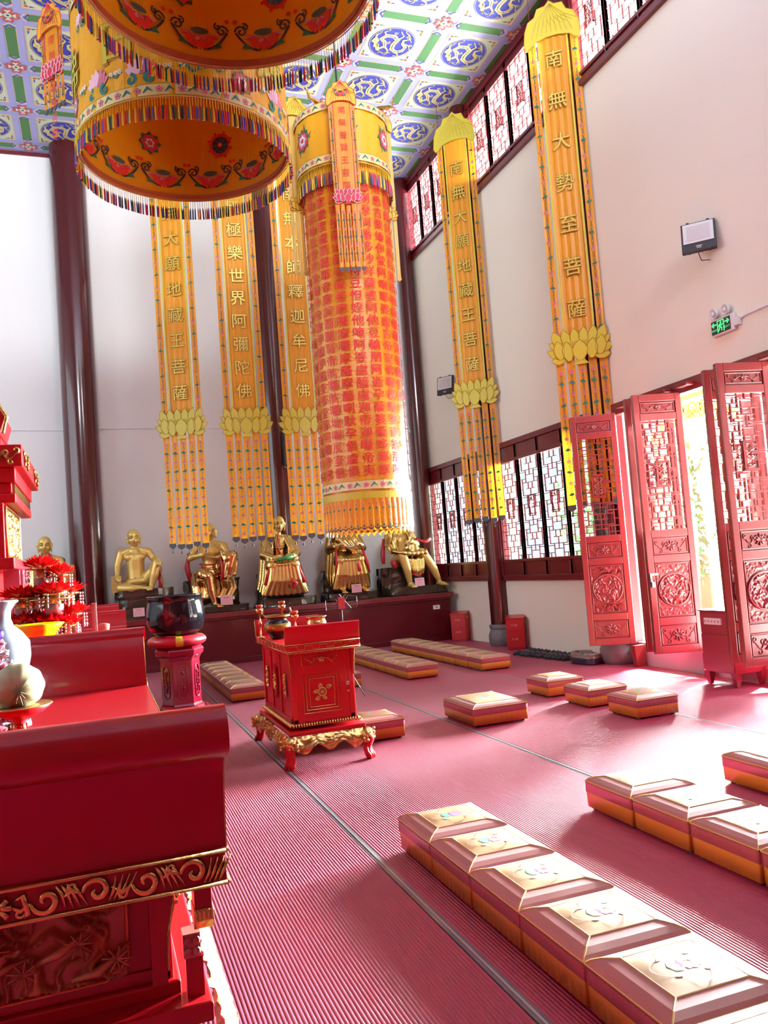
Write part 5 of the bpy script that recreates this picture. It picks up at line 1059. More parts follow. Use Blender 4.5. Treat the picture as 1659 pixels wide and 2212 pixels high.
# ================================================================ GOLDEN ARHAT STATUES
def vrot(v, ax, a): return Matrix.Rotation(a, 3, ax) @ v
def hand(b, w, d, n, curl=0.45, s=1.15, thumb=1):
    w = Vector(w); d = Vector(d).normalized(); n = Vector(n); n = (n - d * n.dot(d)).normalized(); sd = d.cross(n) * thumb
    for t in (-0.024, -0.008, 0.008, 0.024): b.limb([w + sd * t * 0.6 * s, w + (d * 0.085 + sd * t) * s], [0.018 * s, 0.0155 * s], 7)
    for i, L in enumerate((0.062, 0.078, 0.084, 0.074)):
        p = w + (d * 0.085 + sd * (0.030 - 0.0195 * i)) * s; P = [p]; dd = d.copy(); ax = d.cross(n).normalized()
        for k, f in enumerate((0.45, 0.32, 0.23)): dd = vrot(dd, ax, -curl * (0.7 + 0.3 * k)); P.append(P[-1] + dd * L * f * 1.15 * s)
        b.limb(P, [0.0125 * s, 0.0115 * s, 0.0105 * s, 0.009 * s], 7)
    p = w + (d * 0.022 + sd * 0.030) * s; t1 = (d * 0.6 + sd * 0.75 - n * 0.25).normalized(); t2 = (d * 0.95 + sd * 0.2 - n * 0.4).normalized()
    b.limb([p, p + t1 * 0.038 * s, p + (t1 * 0.038 + t2 * 0.036) * s, p + (t1 * 0.038 + t2 * 0.060) * s], [0.016 * s, 0.014 * s, 0.012 * s, 0.010 * s], 7)
def foot(b, a, d, s=1.15):
    a = Vector(a); d = Vector(d).normalized(); sd = d.cross(Vector((0, 0, 1)))
    b.limb([a - d * 0.045 * s, a + d * 0.06 * s + Vector((0, 0, -0.015)), a + d * 0.14 * s + Vector((0, 0, -0.03))], [0.042 * s, 0.042 * s, 0.030 * s], 9)
    for i in range(5): b.limb([a + d * 0.13 * s + sd * (i - 2) * 0.017 * s + Vector((0, 0, -0.032)), a + d * (0.185 - 0.008 * abs(i - 1.2)) * s + sd * (i - 2) * 0.019 * s + Vector((0, 0, -0.036))], [0.014 * s, 0.012 * s], 6)
def head(b, c, fat=1.0, nod=0.12):
    x, y, z = c; Q = b.T; b.T = Matrix.Translation(c) @ Matrix.Rotation(nod, 4, 'X')
    b.ball((0, 0.012, 0.04), (0.112, 0.128, 0.122), 18, 12); b.ball((0, -0.018, -0.03), (0.095 * fat, 0.105, 0.115), 16, 10); b.ball((0, -0.055, -0.105), (0.052 * fat, 0.048, 0.040), 12, 8)
    b.limb([(0, -0.122, 0.012), (0, -0.142, -0.030)], [0.011, 0.017], 8)
    for s_ in (-1, 1):
        b.ball((s_ * 0.014, -0.132, -0.036), 0.012, 8, 6); b.ball((s_ * 0.052 * fat, -0.085, -0.045), (0.036, 0.032, 0.034), 10, 8)
        b.limb([(s_ * 0.018, -0.120, 0.030), (s_ * 0.050, -0.112, 0.040), (s_ * 0.080, -0.085, 0.028)], [0.010, 0.012, 0.010], 7)
        b.limb([(s_ * 0.112, 0.0, 0.030), (s_ * 0.122, 0.0, 0.010), (s_ * 0.116, -0.006, -0.03), (s_ * 0.110, -0.01, -0.09), (s_ * 0.106, -0.012, -0.115)], [0.016, 0.022, 0.015, 0.013, 0.016], 8)
        b.ball((s_ * 0.040, -0.104, 0.008), (0.022, 0.016, 0.011), 10, 6)
    b.limb([(-0.024, -0.116, -0.072), (0, -0.126, -0.070), (0.024, -0.116, -0.072)], [0.007, 0.010, 0.007], 7); b.limb([(-0.018, -0.112, -0.083), (0, -0.120, -0.084), (0.018, -0.112, -0.083)], [0.007, 0.010, 0.007], 7)
    b.T = Q
def face(parent, c, nod=0.12, fierce=False):
    T = Matrix.Translation(c) @ Matrix.Rotation(nod, 4, 'X')
    for s_ in (-1, 1):
        b = MB(); b.T = T; b.m(thr); t = 0.012 if fierce else 0.0
        b.tube([(s_ * 0.016, -0.134, 0.034 - t), (s_ * 0.045, -0.130, 0.050), (s_ * 0.080, -0.100, 0.038 + t)], [0.004, 0.0065, 0.003], 6); b.build('eyebrow', parent)
        b = MB(); b.T = T; b.m(thr); b.tube([(s_ * 0.018, -0.122, 0.006), (s_ * 0.040, -0.123, 0.010), (s_ * 0.066, -0.108, 0.006)], [0.002, 0.006 if fierce else 0.004, 0.002], 6); b.m(white); b.ball((s_ * 0.030, -0.1225, 0.005), (0.006, 0.003, 0.003), 6, 4); b.build('eye', parent)
    b = MB(); b.T = T; b.m(mat('painted_lip', (0.55, 0.10, 0.05), 0.5)); b.tube([(-0.024, -0.124, -0.0735), (0, -0.137, -0.071), (0.024, -0.124, -0.0735)], [0.003, 0.007, 0.003], 6, 1.0); b.tube([(-0.018, -0.119, -0.083), (0, -0.131, -0.084), (0.018, -0.119, -0.083)], [0.003, 0.006, 0.003], 6); b.build('lips', parent)
def rockseat(parent, w_, d_, h, x=0.0, y=0.0, seed=0, z0=0.0, name='rock_seat'):
    b = MB(); b.m(rock); n = 36
    def fn(u, v):
        a = u * 2 * PI; e = 0.45; cx = abs(math.cos(a)) ** e * (1 if math.cos(a) > 0 else -1); sx = abs(math.sin(a)) ** e * (1 if math.sin(a) > 0 else -1)
        if v < 0.75: z = h * v / 0.75; k = 1.0
        else: z = h; k = 1 - (v - 0.75) / 0.25
        q = noise.noise(Vector((cx * 1.6 + seed, sx * 1.6, z * 4))); q2 = noise.cell(Vector((cx * 3 + seed, sx * 3, z * 5))) * 0.06; r_ = (0.92 + 0.12 * q + q2) * (1 if v > 0.05 else 0.98)
        return (x + w_ / 2 * cx * k * r_, y + d_ / 2 * sx * k * r_, z0 + min(z, h) + (0.03 * q if v > 0.1 else 0))
    b.grid(fn, n, 12); return b.build(name, parent)
def folds(b, A, B_, n, r_=0.014, sag=0.05):
    # strands of cloth between two poly-lines
    for i in range(n):
        t = i / max(1, n - 1); P = []
        for p, q in zip(A, B_): P.append(Vector(p).lerp(Vector(q), t))
        m = len(P)
        for j in range(m): P[j] = P[j] + Vector((0, -0.012 * (i % 2), -sag * math.sin(PI * t) * (0.3 + 0.7 * math.sin(PI * j / max(1, m - 1)))))
        b.limb(P, r_ * (1.0 + 0.5 * (i % 2)), 7)
def statue(label, x, y=15.60):
    r = empty('arhat_statue', (x, y, 0.936)); tag(r, label, 'statue', 'golden arhat statues on the platform'); return r
def torso(b, px, py, pz, sx, sz, sw, waist=0.158, chest=0.165):
    # pelvis (px,py,pz) to shoulders (sx, y, sz)
    b.limb([(px - 0.08, py, pz), (px + 0.08, py, pz)], 0.15, 14)
    b.limb([(px, py, pz + 0.02), (px * 0.6 + sx * 0.4, py + 0.01, pz + (sz - pz) * 0.42), (sx, py + 0.01, sz - 0.16), (sx, py + 0.02, sz - 0.04)], [0.16, waist, chest, 0.12], 16)
    for s_ in (-1, 1):
        b.ball((sx + s_ * 0.080, py - 0.045, sz - 0.12), (0.11, 0.095, 0.08), 14, 10); b.limb([(sx, py + 0.02, sz + 0.03), (sx + s_ * sw * 0.6, py + 0.015, sz - 0.005), (sx + s_ * sw, py + 0.01, sz - 0.045)], [0.062, 0.068, 0.080], 12)
    b.limb([(sx, py + 0.02, sz), (sx, py, sz + 0.13)], [0.072, 0.062], 12)
def card(parent_xy, z, rx=0.0, w_=0.19, h=0.15):
    b = MB(); b.m(mat('pink_card', (0.80, 0.42, 0.45), 0.6)); b.box(-w_ / 2, w_ / 2, -0.002, 0.002, 0, h); b.m(mat('card_ink', (0.55, 0.15, 0.2), 0.6))
    b.box(-w_ * 0.25, w_ * 0.25, -0.003, -0.002, h * 0.72, h * 0.82)
    for q in range(3): b.box(-w_ * 0.38, w_ * 0.3, -0.003, -0.002, h * (0.2 + 0.15 * q), h * (0.22 + 0.15 * q))
    b.T = Matrix(); o = b.build('offering_card'); o.location = (parent_xy[0], parent_xy[1], z); o.rotation_euler = (rx, 0, 0); return o
redcl = mat('red_painted_cloth', (0.55, 0.02, 0.03), 0.4); VX = 0.0125
# --- 2: bare-chested, one knee up
r = statue('bare-chested gold arhat beside the left column, hand resting on his raised knee', 0.66, 15.46)
b = MB(); b.m(gold2); torso(b, 0.0, 0, 0.63, 0.0, 1.225, 0.225); head(b, (-0.005, -0.02, 1.45)); 
b.limb([(-0.235, 0.01, 1.19), (-0.31, -0.02, 0.96), (-0.32, -0.12, 0.80)], [0.075, 0.060, 0.042], 12); hand(b, (-0.32, -0.13, 0.80), (0.1, -0.9, -0.35), (0, 0.2, 1), 0.4, thumb=1)
b.limb([(0.235, 0.01, 1.19), (0.33, -0.05, 1.04), (0.355, -0.22, 1.05)], [0.075, 0.058, 0.042], 12); hand(b, (0.36, -0.24, 1.05), (0.12, -0.75, -0.35), (0, -0.2, 1), 0.55, thumb=-1)
b.limb([(0.10, 0.0, 0.60), (0.30, -0.16, 0.85), (0.355, -0.26, 0.98)], [0.12, 0.095, 0.075], 12); b.limb([(0.355, -0.27, 0.98), (0.30, -0.27, 0.76), (0.24, -0.26, 0.56)], [0.075, 0.078, 0.048], 12); foot(b, (0.22, -0.28, 0.545), (-0.15, -1, 0))
b.limb([(-0.08, 0, 0.60), (-0.24, -0.18, 0.57), (-0.28, -0.24, 0.57)], [0.12, 0.09, 0.075], 12); b.limb([(-0.28, -0.24, 0.57), (-0.10, -0.32, 0.555), (0.06, -0.30, 0.55)], [0.075, 0.07, 0.045], 12); foot(b, (0.07, -0.29, 0.545), (1, -0.1, 0))
b.limb([(-0.12, -0.10, 0.66), (0.12, -0.12, 0.68)], 0.07, 8)
bo = b.build('body', r, remesh=VX, sm=2); face(bo, (-0.005, -0.02, 1.45))
b = MB(); b.m(redcl); b.tube([(-0.15, -0.06, 0.735), (-0.02, -0.15, 0.73), (0.15, -0.07, 0.77)], 0.014, 6); b.grid(lambda u, v: (0.36 + 0.08 * u + 0.02 * math.sin(v * 9), -0.12 + 0.1 * u, 0.52 + 0.48 * v - 0.1 * u), 5, 8); b.m(gold2); b.tube([(0.44, -0.02, 0.42), (0.46, -0.02, 0.65), (0.41, -0.08, 0.95)], 0.014, 6); b.build('red_drape', r, smooth=True)
b = MB(); b.m(mat('carved_ochre_wood', (0.55, 0.33, 0.08), 0.5, noise_amt=0.1)); b.box(-0.43, -0.255, -0.22, -0.04, 0.50, 0.785); b.m(lined); [b.box(-0.432, -0.253, -0.222, -0.038, 0.54 + 0.05 * q, 0.545 + 0.05 * q) for q in range(5)]; b.build('basket', r)
rockseat(r, 1.05, 0.70, 0.52, 0.12, -0.02, 2.0); 
o = card((0.66, 15.10), 0.99); tag(o, 'pink offering card leaning below the bare-chested arhat by the left column', 'card')
# --- 1: robed, hand raised
r = statue('robed gold arhat at the far left, hand raised, half hidden by red lotus lamps', -0.84)
b = MB(); b.m(gold2); torso(b, 0, 0, 0.60, 0, 1.18, 0.23); head(b, (0.0, -0.02, 1.42), 1.05); b.limb([(-0.235, 0, 1.14), (-0.33, -0.08, 0.93), (-0.34, -0.22, 1.0)], [0.075, 0.06, 0.042], 12); hand(b, (-0.34, -0.23, 1.01), (-0.25, -0.2, 1), (0, 1, 0.2), 0.12, thumb=1)
b.limb([(0.235, 0, 1.14), (0.32, -0.1, 0.92), (0.16, -0.25, 0.84)], [0.075, 0.06, 0.042], 12); hand(b, (0.16, -0.25, 0.84), (-1, -0.1, 0.1), (0, 0, 1), 0.3, thumb=-1)
bo = b.build('body', r, remesh=VX, sm=2); face(bo, (0, -0.02, 1.42), fierce=True)
b = MB(); b.m(gold); folds(b, [(0.05, 0.02, 1.26), (0.10, -0.14, 1.1), (0.02, -0.2, 0.8), (-0.1, -0.2, 0.6)], [(0.30, 0.04, 1.16), (0.34, -0.1, 1.0), (0.36, -0.16, 0.8), (0.30, -0.22, 0.6)], 9, 0.022); folds(b, [(-0.16, 0.03, 1.25), (-0.20, -0.13, 1.05), (-0.2, -0.2, 0.7)], [(-0.28, 0.04, 1.18), (-0.3, -0.05, 1.0), (-0.36, -0.1, 0.8)], 4, 0.024)
folds(b, [(-0.40, 0, 0.50), (-0.30, -0.30, 0.62), (0.3, -0.30, 0.62), (0.40, 0, 0.5)], [(-0.45, -0.02, 0.36), (-0.34, -0.36, 0.44), (0.34, -0.36, 0.44), (0.45, 0, 0.36)], 6, 0.06); b.build('robe', r, remesh=VX)
b = MB(); b.m(redcl); b.tube([(-0.05, -0.05, 1.28), (-0.06, -0.17, 1.12), (-0.02, -0.2, 0.9)], 0.013, 6); b.tube([(0.07, -0.04, 1.28), (0.07, -0.17, 1.15), (0.0, -0.215, 0.9)], 0.013, 6); b.build('robe_hem', r)
b = MB(); b.m(goldp); b.box(0.30, 0.47, 0.02, 0.10, 0.45, 1.05); b.m(redcl); b.box(0.46, 0.49, 0.0, 0.12, 0.4, 0.98); b.build('seat_back', r, bev=0.01)
rockseat(r, 1.1, 0.72, 0.45, 0, -0.02, 5.0)
# --- 3: bare chest, copper trousers, leg raised
r = statue('gold arhat with bare chest and shiny copper trousers, one knee raised, third from left', 2.00)
b = MB(); b.m(gold2); torso(b, 0.0, 0, 0.72, 0.02, 1.26, 0.25, 0.15, 0.19); head(b, (0.03, -0.03, 1.49), 1.05, 0.05)
b.limb([(-0.235, 0.0, 1.22), (-0.36, -0.08, 1.02), (-0.17, -0.25, 1.06)], [0.08, 0.065, 0.045], 12); hand(b, (-0.17, -0.26, 1.07), (0.05, -0.15, 1), (0, 1, 0.1), 0.15, thumb=-1)
b.limb([(0.27, 0, 1.21), (0.32, -0.12, 1.02), (0.12, -0.27, 1.0)], [0.08, 0.062, 0.045], 12); hand(b, (0.11, -0.275, 1.0), (-1, -0.1, 0.05), (0, 0, -1), 0.15, thumb=-1)
bo = b.build('body', r, remesh=VX, sm=2); face(bo, (0.03, -0.03, 1.49), 0.05, True)
b = MB(); b.m(copper); b.limb([(-0.12, 0, 0.72), (-0.18, -0.28, 0.70), (-0.10, -0.36, 0.66)], [0.15, 0.12, 0.10], 12); b.limb([(-0.08, -0.36, 0.66), (-0.05, -0.36, 0.4), (0.0, -0.36, 0.16)], [0.10, 0.09, 0.06], 12); foot(b, (0.02, -0.38, 0.14), (0.3, -1, 0))
b.limb([(0.12, 0, 0.72), (0.30, -0.26, 0.96), (0.38, -0.30, 1.02)], [0.15, 0.13, 0.10], 12); b.limb([(0.38, -0.3, 1.02), (0.32, -0.3, 0.8), (0.28, -0.3, 0.62)], [0.10, 0.09, 0.055], 12); foot(b, (0.27, -0.32, 0.60), (-0.2, -1, 0))
folds(b, [(-0.34, -0.05, 0.72), (-0.36, -0.25, 0.5), (-0.34, -0.3, 0.3)], [(0.38, -0.15, 0.6), (0.40, -0.3, 0.42), (0.30, -0.36, 0.28)], 11, 0.035); folds(b, [(-0.16, -0.1, 0.86), (0.02, -0.2, 0.84), (0.18, -0.1, 0.86)], [(-0.17, -0.1, 0.74), (0.02, -0.22, 0.70), (0.2, -0.12, 0.76)], 4, 0.03)
folds(b, [(0.18, -0.26, 1.12), (0.22, -0.34, 0.9), (0.16, -0.34, 0.6)], [(0.44, -0.24, 1.06), (0.45, -0.3, 0.9), (0.40, -0.3, 0.66)], 6, 0.02); b.build('trousers', r, remesh=VX)
b = MB(); b.m(redcl); b.tube([(0.15, -0.3, 1.0), (0.17, -0.38, 0.85), (0.15, -0.38, 0.55)], 0.025, 6); b.tube([(-0.38, 0.02, 1.12), (-0.42, -0.02, 0.85), (-0.38, -0.05, 0.6)], [0.02, 0.05, 0.04], 6); b.tube([(-0.2, -0.08, 0.90), (0.0, -0.2, 0.87), (0.18, -0.1, 0.9)], 0.015, 6); b.tube([(-0.36, 0, 0.7), (-0.38, -0.2, 0.4), (-0.2, -0.34, 0.24)], 0.014, 6); b.build('red_lining', r, smooth=True)
rockseat(r, 1.05, 0.55, 0.60, 0.02, 0.12, 8.0); rockseat(r, 1.25, 0.9, 0.12, 0.08, -0.06, 9.0, name='rock_base')
o = card((2.20, 15.13), 1.06, -0.1, 0.22, 0.17); tag(o, 'pink offering card at the foot of the copper-trousered arhat', 'card')
# --- 4: thin old monk in a wide robe holding a green scroll
def robed(r, hx=0.0, spread=0.42, hz=1.56, zb_=0.24, lap=0.80):
    b = MB(); b.m(gold); torso(b, 0, 0.02, 0.72, hx, 1.30, 0.24, 0.17, 0.18)
    b.limb([(-0.13, 0, 0.74), (-0.20, -0.34, 0.76)], [0.16, 0.13], 12); b.limb([(0.13, 0, 0.74), (0.20, -0.34, 0.76)], [0.16, 0.13], 12)
    folds(b, [(-0.22, 0.0, 0.98), (-0.24, -0.42, 0.80), (-0.30, -0.42, 0.5), (-spread, -0.36, zb_)], [(0.22, 0.0, 0.98), (0.24, -0.42, 0.80), (0.30, -0.42, 0.5), (spread, -0.36, zb_)], 17, 0.026, 0.03)
    folds(b, [(-0.30, 0.1, 1.2), (-0.36, 0.0, 0.9), (-0.42, -0.1, 0.55), (-spread - 0.05, -0.15, 0.38)], [(-0.2, -0.2, 1.1), (-0.26, -0.3, 0.85), (-0.32, -0.36, 0.55), (-spread + 0.02, -0.36, 0.26)], 7, 0.028)
    folds(b, [(0.30, 0.1, 1.2), (0.36, 0.0, 0.9), (0.42, -0.1, 0.55), (spread + 0.05, -0.15, 0.38)], [(0.2, -0.2, 1.1), (0.26, -0.3, 0.85), (0.32, -0.36, 0.55), (spread - 0.02, -0.36, 0.26)], 7, 0.028)
    return b
r = statue('thin old gold arhat in a wide robe holding a green scroll in both hands', 3.27, 15.42)
b = robed(r); folds(b, [(-0.08, -0.10, 1.34), (-0.16, -0.2, 1.1), (-0.14, -0.22, 0.92)], [(-0.26, 0.02, 1.27), (-0.30, -0.12, 1.05), (-0.28, -0.3, 0.88)], 6, 0.022); folds(b, [(0.08, -0.10, 1.34), (0.16, -0.2, 1.1), (0.14, -0.22, 0.92)], [(0.26, 0.02, 1.27), (0.30, -0.12, 1.05), (0.28, -0.3, 0.88)], 6, 0.022)
b.limb([(-0.27, 0, 1.22), (-0.32, -0.14, 0.98), (-0.18, -0.36, 0.90)], [0.09, 0.085, 0.07], 12); b.limb([(0.27, 0, 1.22), (0.32, -0.14, 0.98), (0.20, -0.36, 0.92)], [0.09, 0.085, 0.07], 12); b.build('robe', r, remesh=VX)
b = MB(); b.m(gold2); head(b, (0.03, -0.04, 1.55), 0.88, 0.1); b.limb([(0.0, 0.0, 1.30), (0.02, 0, 1.45)], [0.07, 0.055], 10); b.ball((0, -0.06, 1.18), (0.12, 0.13, 0.17), 14, 10)
for q in range(5): b.limb([(-0.09, -0.15, 1.10 + 0.045 * q), (0, -0.19, 1.09 + 0.045 * q), (0.09, -0.15, 1.10 + 0.045 * q)], 0.012, 6)
b.limb([(-0.20, -0.36, 0.91), (-0.14, -0.42, 0.91)], 0.045, 8); hand(b, (-0.15, -0.43, 0.91), (1, -0.15, 0), (0, -0.7, 0.7), 0.45, thumb=-1); b.limb([(0.22, -0.36, 0.93), (0.18, -0.42, 0.93)], 0.045, 8); hand(b, (0.19, -0.43, 0.93), (-1, -0.1, 0.0), (0, -0.7, 0.7), 0.45, thumb=1)
bo = b.build('body', r, remesh=VX, sm=2); face(bo, (0.03, -0.04, 1.55), 0.1, True)
b = MB(); b.m(mat('green_scroll', (0.01, 0.28, 0.06), 0.35, coat=0.5)); b.limb([(-0.11, -0.46, 0.87), (0.17, -0.46, 0.92)], 0.036, 12); b.build('green_scroll', r, smooth=True)
b = MB(); b.m(redcl); b.tube([(-0.02, -0.16, 1.34), (-0.06, -0.22, 1.15), (-0.02, -0.25, 0.98)], 0.014, 6)
for s_ in (-1, 1): b.tube([(s_ * 0.24, -0.34, 0.92), (s_ * 0.26, -0.42, 0.7), (s_ * 0.38, -0.43, 0.42)], [0.02, 0.045, 0.03], 8, 0.5)
b.tube([(0.1, -0.46, 0.5), (0.2, -0.47, 0.42), (0.12, -0.46, 0.33)], 0.035, 6); b.build('red_lining', r, smooth=True)
rockseat(r, 0.95, 0.44, 0.62, 0, 0.02, 12.0); rockseat(r, 1.15, 0.72, 0.16, 0.04, -0.1, 13.0, name='rock_base')
# --- 5: robed, holding a silver crescent
r = statue('gold arhat with head hidden behind the sutra banner, holding a silver crescent', 4.62)
b = robed(r, 0, 0.36); folds(b, [(-0.20, 0.0, 1.34), (-0.2, -0.2, 1.2), (0.0, -0.24, 1.02), (0.2, -0.2, 0.9)], [(0.18, -0.05, 1.34), (0.26, -0.16, 1.2), (0.3, -0.22, 1.02), (0.3, -0.22, 0.92)], 9, 0.02)
b.limb([(-0.27, 0, 1.22), (-0.34, -0.12, 1.0), (-0.26, -0.34, 1.05)], [0.09, 0.09, 0.07], 12); b.limb([(0.27, 0, 1.22), (0.34, -0.12, 1.0), (0.24, -0.34, 1.05)], [0.09, 0.09, 0.07], 12)
for x in (-0.2, 0.22): foot(b, (x, -0.44, 0.2), (0.1 * (1 if x > 0 else -1), -1, 0))
b.build('robe', r, remesh=VX)
b = MB(); b.m(gold2); head(b, (0.0, -0.03, 1.54)); b.limb([(0, 0, 1.3), (0, 0, 1.45)], 0.065, 10); b.limb([(-0.25, -0.34, 1.05), (-0.24, -0.40, 1.06)], 0.04, 8); hand(b, (-0.25, -0.40, 1.06), (0.6, -0.6, 0.3), (-0.2, -0.3, 1), 0.5, thumb=-1); b.limb([(0.24, -0.34, 1.05), (0.23, -0.4, 1.06)], 0.04, 8); hand(b, (0.23, -0.40, 1.06), (-0.6, -0.6, 0.3), (0.2, -0.3, 1), 0.5, thumb=1); bo = b.build('body', r, remesh=VX, sm=2); face(bo, (0, -0.03, 1.54))
b = MB(); b.m(mat('silver_metal', (0.75, 0.78, 0.82), 0.2, metal=1.0)); b.tube([(0.20 * math.cos(t), -0.46, 1.10 + 0.075 * math.sin(t)) for t in [PI + PI * i / 12 for i in range(13)]], [0.008] + [0.017] * 11 + [0.008], 8); b.build('silver_crescent', r, smooth=True)
b = MB(); b.m(redcl); b.tube([(-0.27, -0.36, 1.0), (-0.28, -0.42, 0.75), (-0.32, -0.42, 0.5)], [0.02, 0.035, 0.02], 6); b.tube([(0.26, -0.36, 1.0), (0.32, -0.42, 0.75), (0.36, -0.42, 0.5)], [0.02, 0.04, 0.02], 6); b.tube([(0.12, -0.46, 0.7), (0.16, -0.47, 0.55)], 0.03, 6); b.tube([(-0.3, -0.44, 0.5), (-0.1, -0.46, 0.48)], 0.02, 6); b.build('red_lining', r, smooth=True)
rockseat(r, 0.95, 0.55, 0.60, -0.05, 0.12, 16.0); rockseat(r, 1.15, 0.9, 0.16, 0.04, -0.06, 17.0, name='rock_base')
o = card((4.68, 15.12), 1.08, -0.1, 0.2, 0.16); tag(o, 'pink offering card at the feet of the arhat with the silver crescent', 'card')
# --- 6: sprawled legs
r = statue('gold arhat with bare spread legs and a red ribbon, nearest the window wall', 5.83)
b = MB(); b.m(gold2); torso(b, 0.0, 0.02, 0.66, -0.02, 1.24, 0.23); head(b, (-0.02, -0.02, 1.47)); b.limb([(-0.24, 0, 1.2), (-0.34, -0.12, 1.02), (-0.33, -0.28, 1.18)], [0.075, 0.06, 0.045], 12); hand(b, (-0.33, -0.29, 1.19), (0, -0.2, 1), (0, 1, 0.2), 1.1, thumb=1)
b.limb([(0.22, 0, 1.2), (0.30, -0.1, 1.0), (0.12, -0.28, 1.06)], [0.075, 0.06, 0.045], 12); hand(b, (0.12, -0.29, 1.06), (-0.9, -0.3, 0.1), (0, -0.2, 1), 0.7, thumb=-1)
b.limb([(-0.12, 0, 0.66), (-0.12, -0.36, 0.78)], [0.14, 0.105], 12); b.limb([(-0.12, -0.37, 0.78), (-0.06, -0.40, 0.5), (-0.01, -0.38, 0.22)], [0.10, 0.085, 0.05], 12); foot(b, (-0.01, -0.40, 0.19), (0.1, -1, 0))
b.limb([(0.14, 0, 0.66), (0.36, -0.30, 0.76)], [0.14, 0.105], 12); b.limb([(0.36, -0.31, 0.76), (0.52, -0.36, 0.48), (0.62, -0.38, 0.22)], [0.10, 0.085, 0.05], 12); foot(b, (0.62, -0.40, 0.19), (0.35, -1, 0)); bo = b.build('body', r, remesh=VX, sm=2); face(bo, (-0.02, -0.02, 1.47))
b = MB(); b.m(gold); folds(b, [(-0.26, 0.0, 0.95), (-0.28, -0.3, 0.88), (-0.16, -0.44, 0.84)], [(0.24, 0.0, 0.9), (0.4, -0.24, 0.86), (0.36, -0.38, 0.82)], 12, 0.035, 0.08); folds(b, [(-0.2, 0.02, 1.32), (-0.2, -0.18, 1.15), (-0.16, -0.2, 0.9)], [(-0.32, 0.04, 1.2), (-0.34, -0.1, 1.0), (-0.3, -0.2, 0.86)], 5, 0.025); folds(b, [(0.12, 0.02, 1.32), (0.12, -0.18, 1.15), (0.1, -0.2, 0.9)], [(0.28, 0.04, 1.2), (0.3, -0.1, 1.05), (0.28, -0.2, 0.86)], 5, 0.025)
folds(b, [(0.02, -0.35, 0.7), (0.06, -0.38, 0.5), (0.1, -0.36, 0.4)], [(0.3, -0.35, 0.7), (0.28, -0.38, 0.5), (0.26, -0.36, 0.42)], 6, 0.03); b.build('robe', r, remesh=VX)
b = MB(); b.m(redcl); b.tube([(0.28, -0.12, 1.12), (0.40, -0.16, 1.05), (0.50, -0.16, 1.04), (0.60, -0.14, 1.10)], [0.02, 0.03, 0.035, 0.03], 8, 0.4); b.tube([(-0.36, 0.0, 1.15), (-0.42, -0.05, 0.85), (-0.44, -0.1, 0.65)], [0.03, 0.05, 0.035], 8, 0.5); b.tube([(-0.3, -0.3, 0.7), (-0.26, -0.3, 0.55)], 0.05, 8); b.tube([(0.04, -0.38, 0.42), (0.14, -0.42, 0.36), (0.26, -0.38, 0.40)], 0.02, 6); b.tube([(0.34, -0.3, 0.62), (0.24, -0.34, 0.6)], 0.04, 6); b.build('red_ribbon', r, smooth=True)
rockseat(r, 0.85, 0.5, 0.56, -0.1, 0.1, 20.0); rockseat(r, 1.35, 0.9, 0.17, 0.14, -0.08, 21.0, name='rock_base')
o = card((5.98, 15.10), 1.10, -0.1, 0.2, 0.16); tag(o, 'pink offering card between the feet of the arhat nearest the windows', 'card')
# ================================================================ WALL FITTINGS AND SMALL THINGS
def floodlight(lab, loc, rz, tilt, s=1.0):
    r = empty('floodlight', loc, rz); r.scale = (s, s, s); tag(r, lab, 'floodlight'); T = Matrix.Translation((0, -0.24, 0)) @ Matrix.Rotation(tilt, 4, 'X')
    b = MB(); b.T = T; b.m(blackm); b.box(-0.17, 0.17, 0, 0.05, -0.17, 0.17)
    for q in range(9): b.box(-0.15 + q * 0.036, -0.14 + q * 0.036, 0.05, 0.08, -0.13, 0.13)
    for x in (-0.1, 0.1):
        for z in (-0.17, 0.165): b.box(x - 0.015, x + 0.015, -0.006, 0.04, z - 0.01, z + 0.015)
    b.build('housing', r, bev=0.006)
    b = MB(); b.T = T; b.m(mat('frosted_lens', (0.70, 0.66, 0.64), 0.25, coat=0.6)); b.box(-0.15, 0.15, -0.008, 0, -0.075, 0.155); b.build('lens', r)
    b = MB(); b.T = T; b.m(mat('lens_reflector', (0.55, 0.50, 0.48), 0.3)); b.box(-0.115, 0.115, -0.010, -0.008, -0.05, 0.125); b.build('reflector', r)
    b = MB(); b.T = T; b.m(mat('grey_mark', (0.4, 0.4, 0.42), 0.5)); b.box(-0.03, 0.03, -0.003, 0, -0.125, -0.112); b.box(-0.022, 0.022, -0.003, 0, -0.142, -0.132); b.build('maker_plate', r)
    b = MB(); b.m(white); b.box(-0.04, 0.04, -0.20, 0.0, -0.015, 0.015); b.box(-0.05, 0.05, -0.012, 0, -0.05, 0.05); b.build('bracket', r)
    b = MB(); b.m(blackm); b.tube([(-0.02, -0.22, -0.16), (0.0, -0.16, -0.24), (0.08, -0.06, -0.22), (0.05, -0.01, -0.08)], 0.005, 5); b.build('cable', r)
floodlight('larger grey floodlight with black rim, high on the right wall above the doors', (6.748, 7.45, 5.0), -PI / 2 + 0.75, -0.25, 1.08)
floodlight('small floodlight on the wall between the two hanging right-hand banners', (6.748, 14.55, 4.95), -PI / 2 + 0.6, -0.15, 1.05)
r = empty('exit_sign', (6.748, 7.22, 3.86), -PI / 2); tag(r, 'green running-man exit sign with two emergency lamps above the doors', 'exit sign')
b = MB(); b.m(white); b.box(-0.16, 0.19, -0.05, 0, 0.0, 0.19); b.build('case', r, bev=0.01)
b = MB(); b.m(blackm); b.box(-0.145, 0.145, -0.054, -0.05, 0.02, 0.17); b.build('face_panel', r)
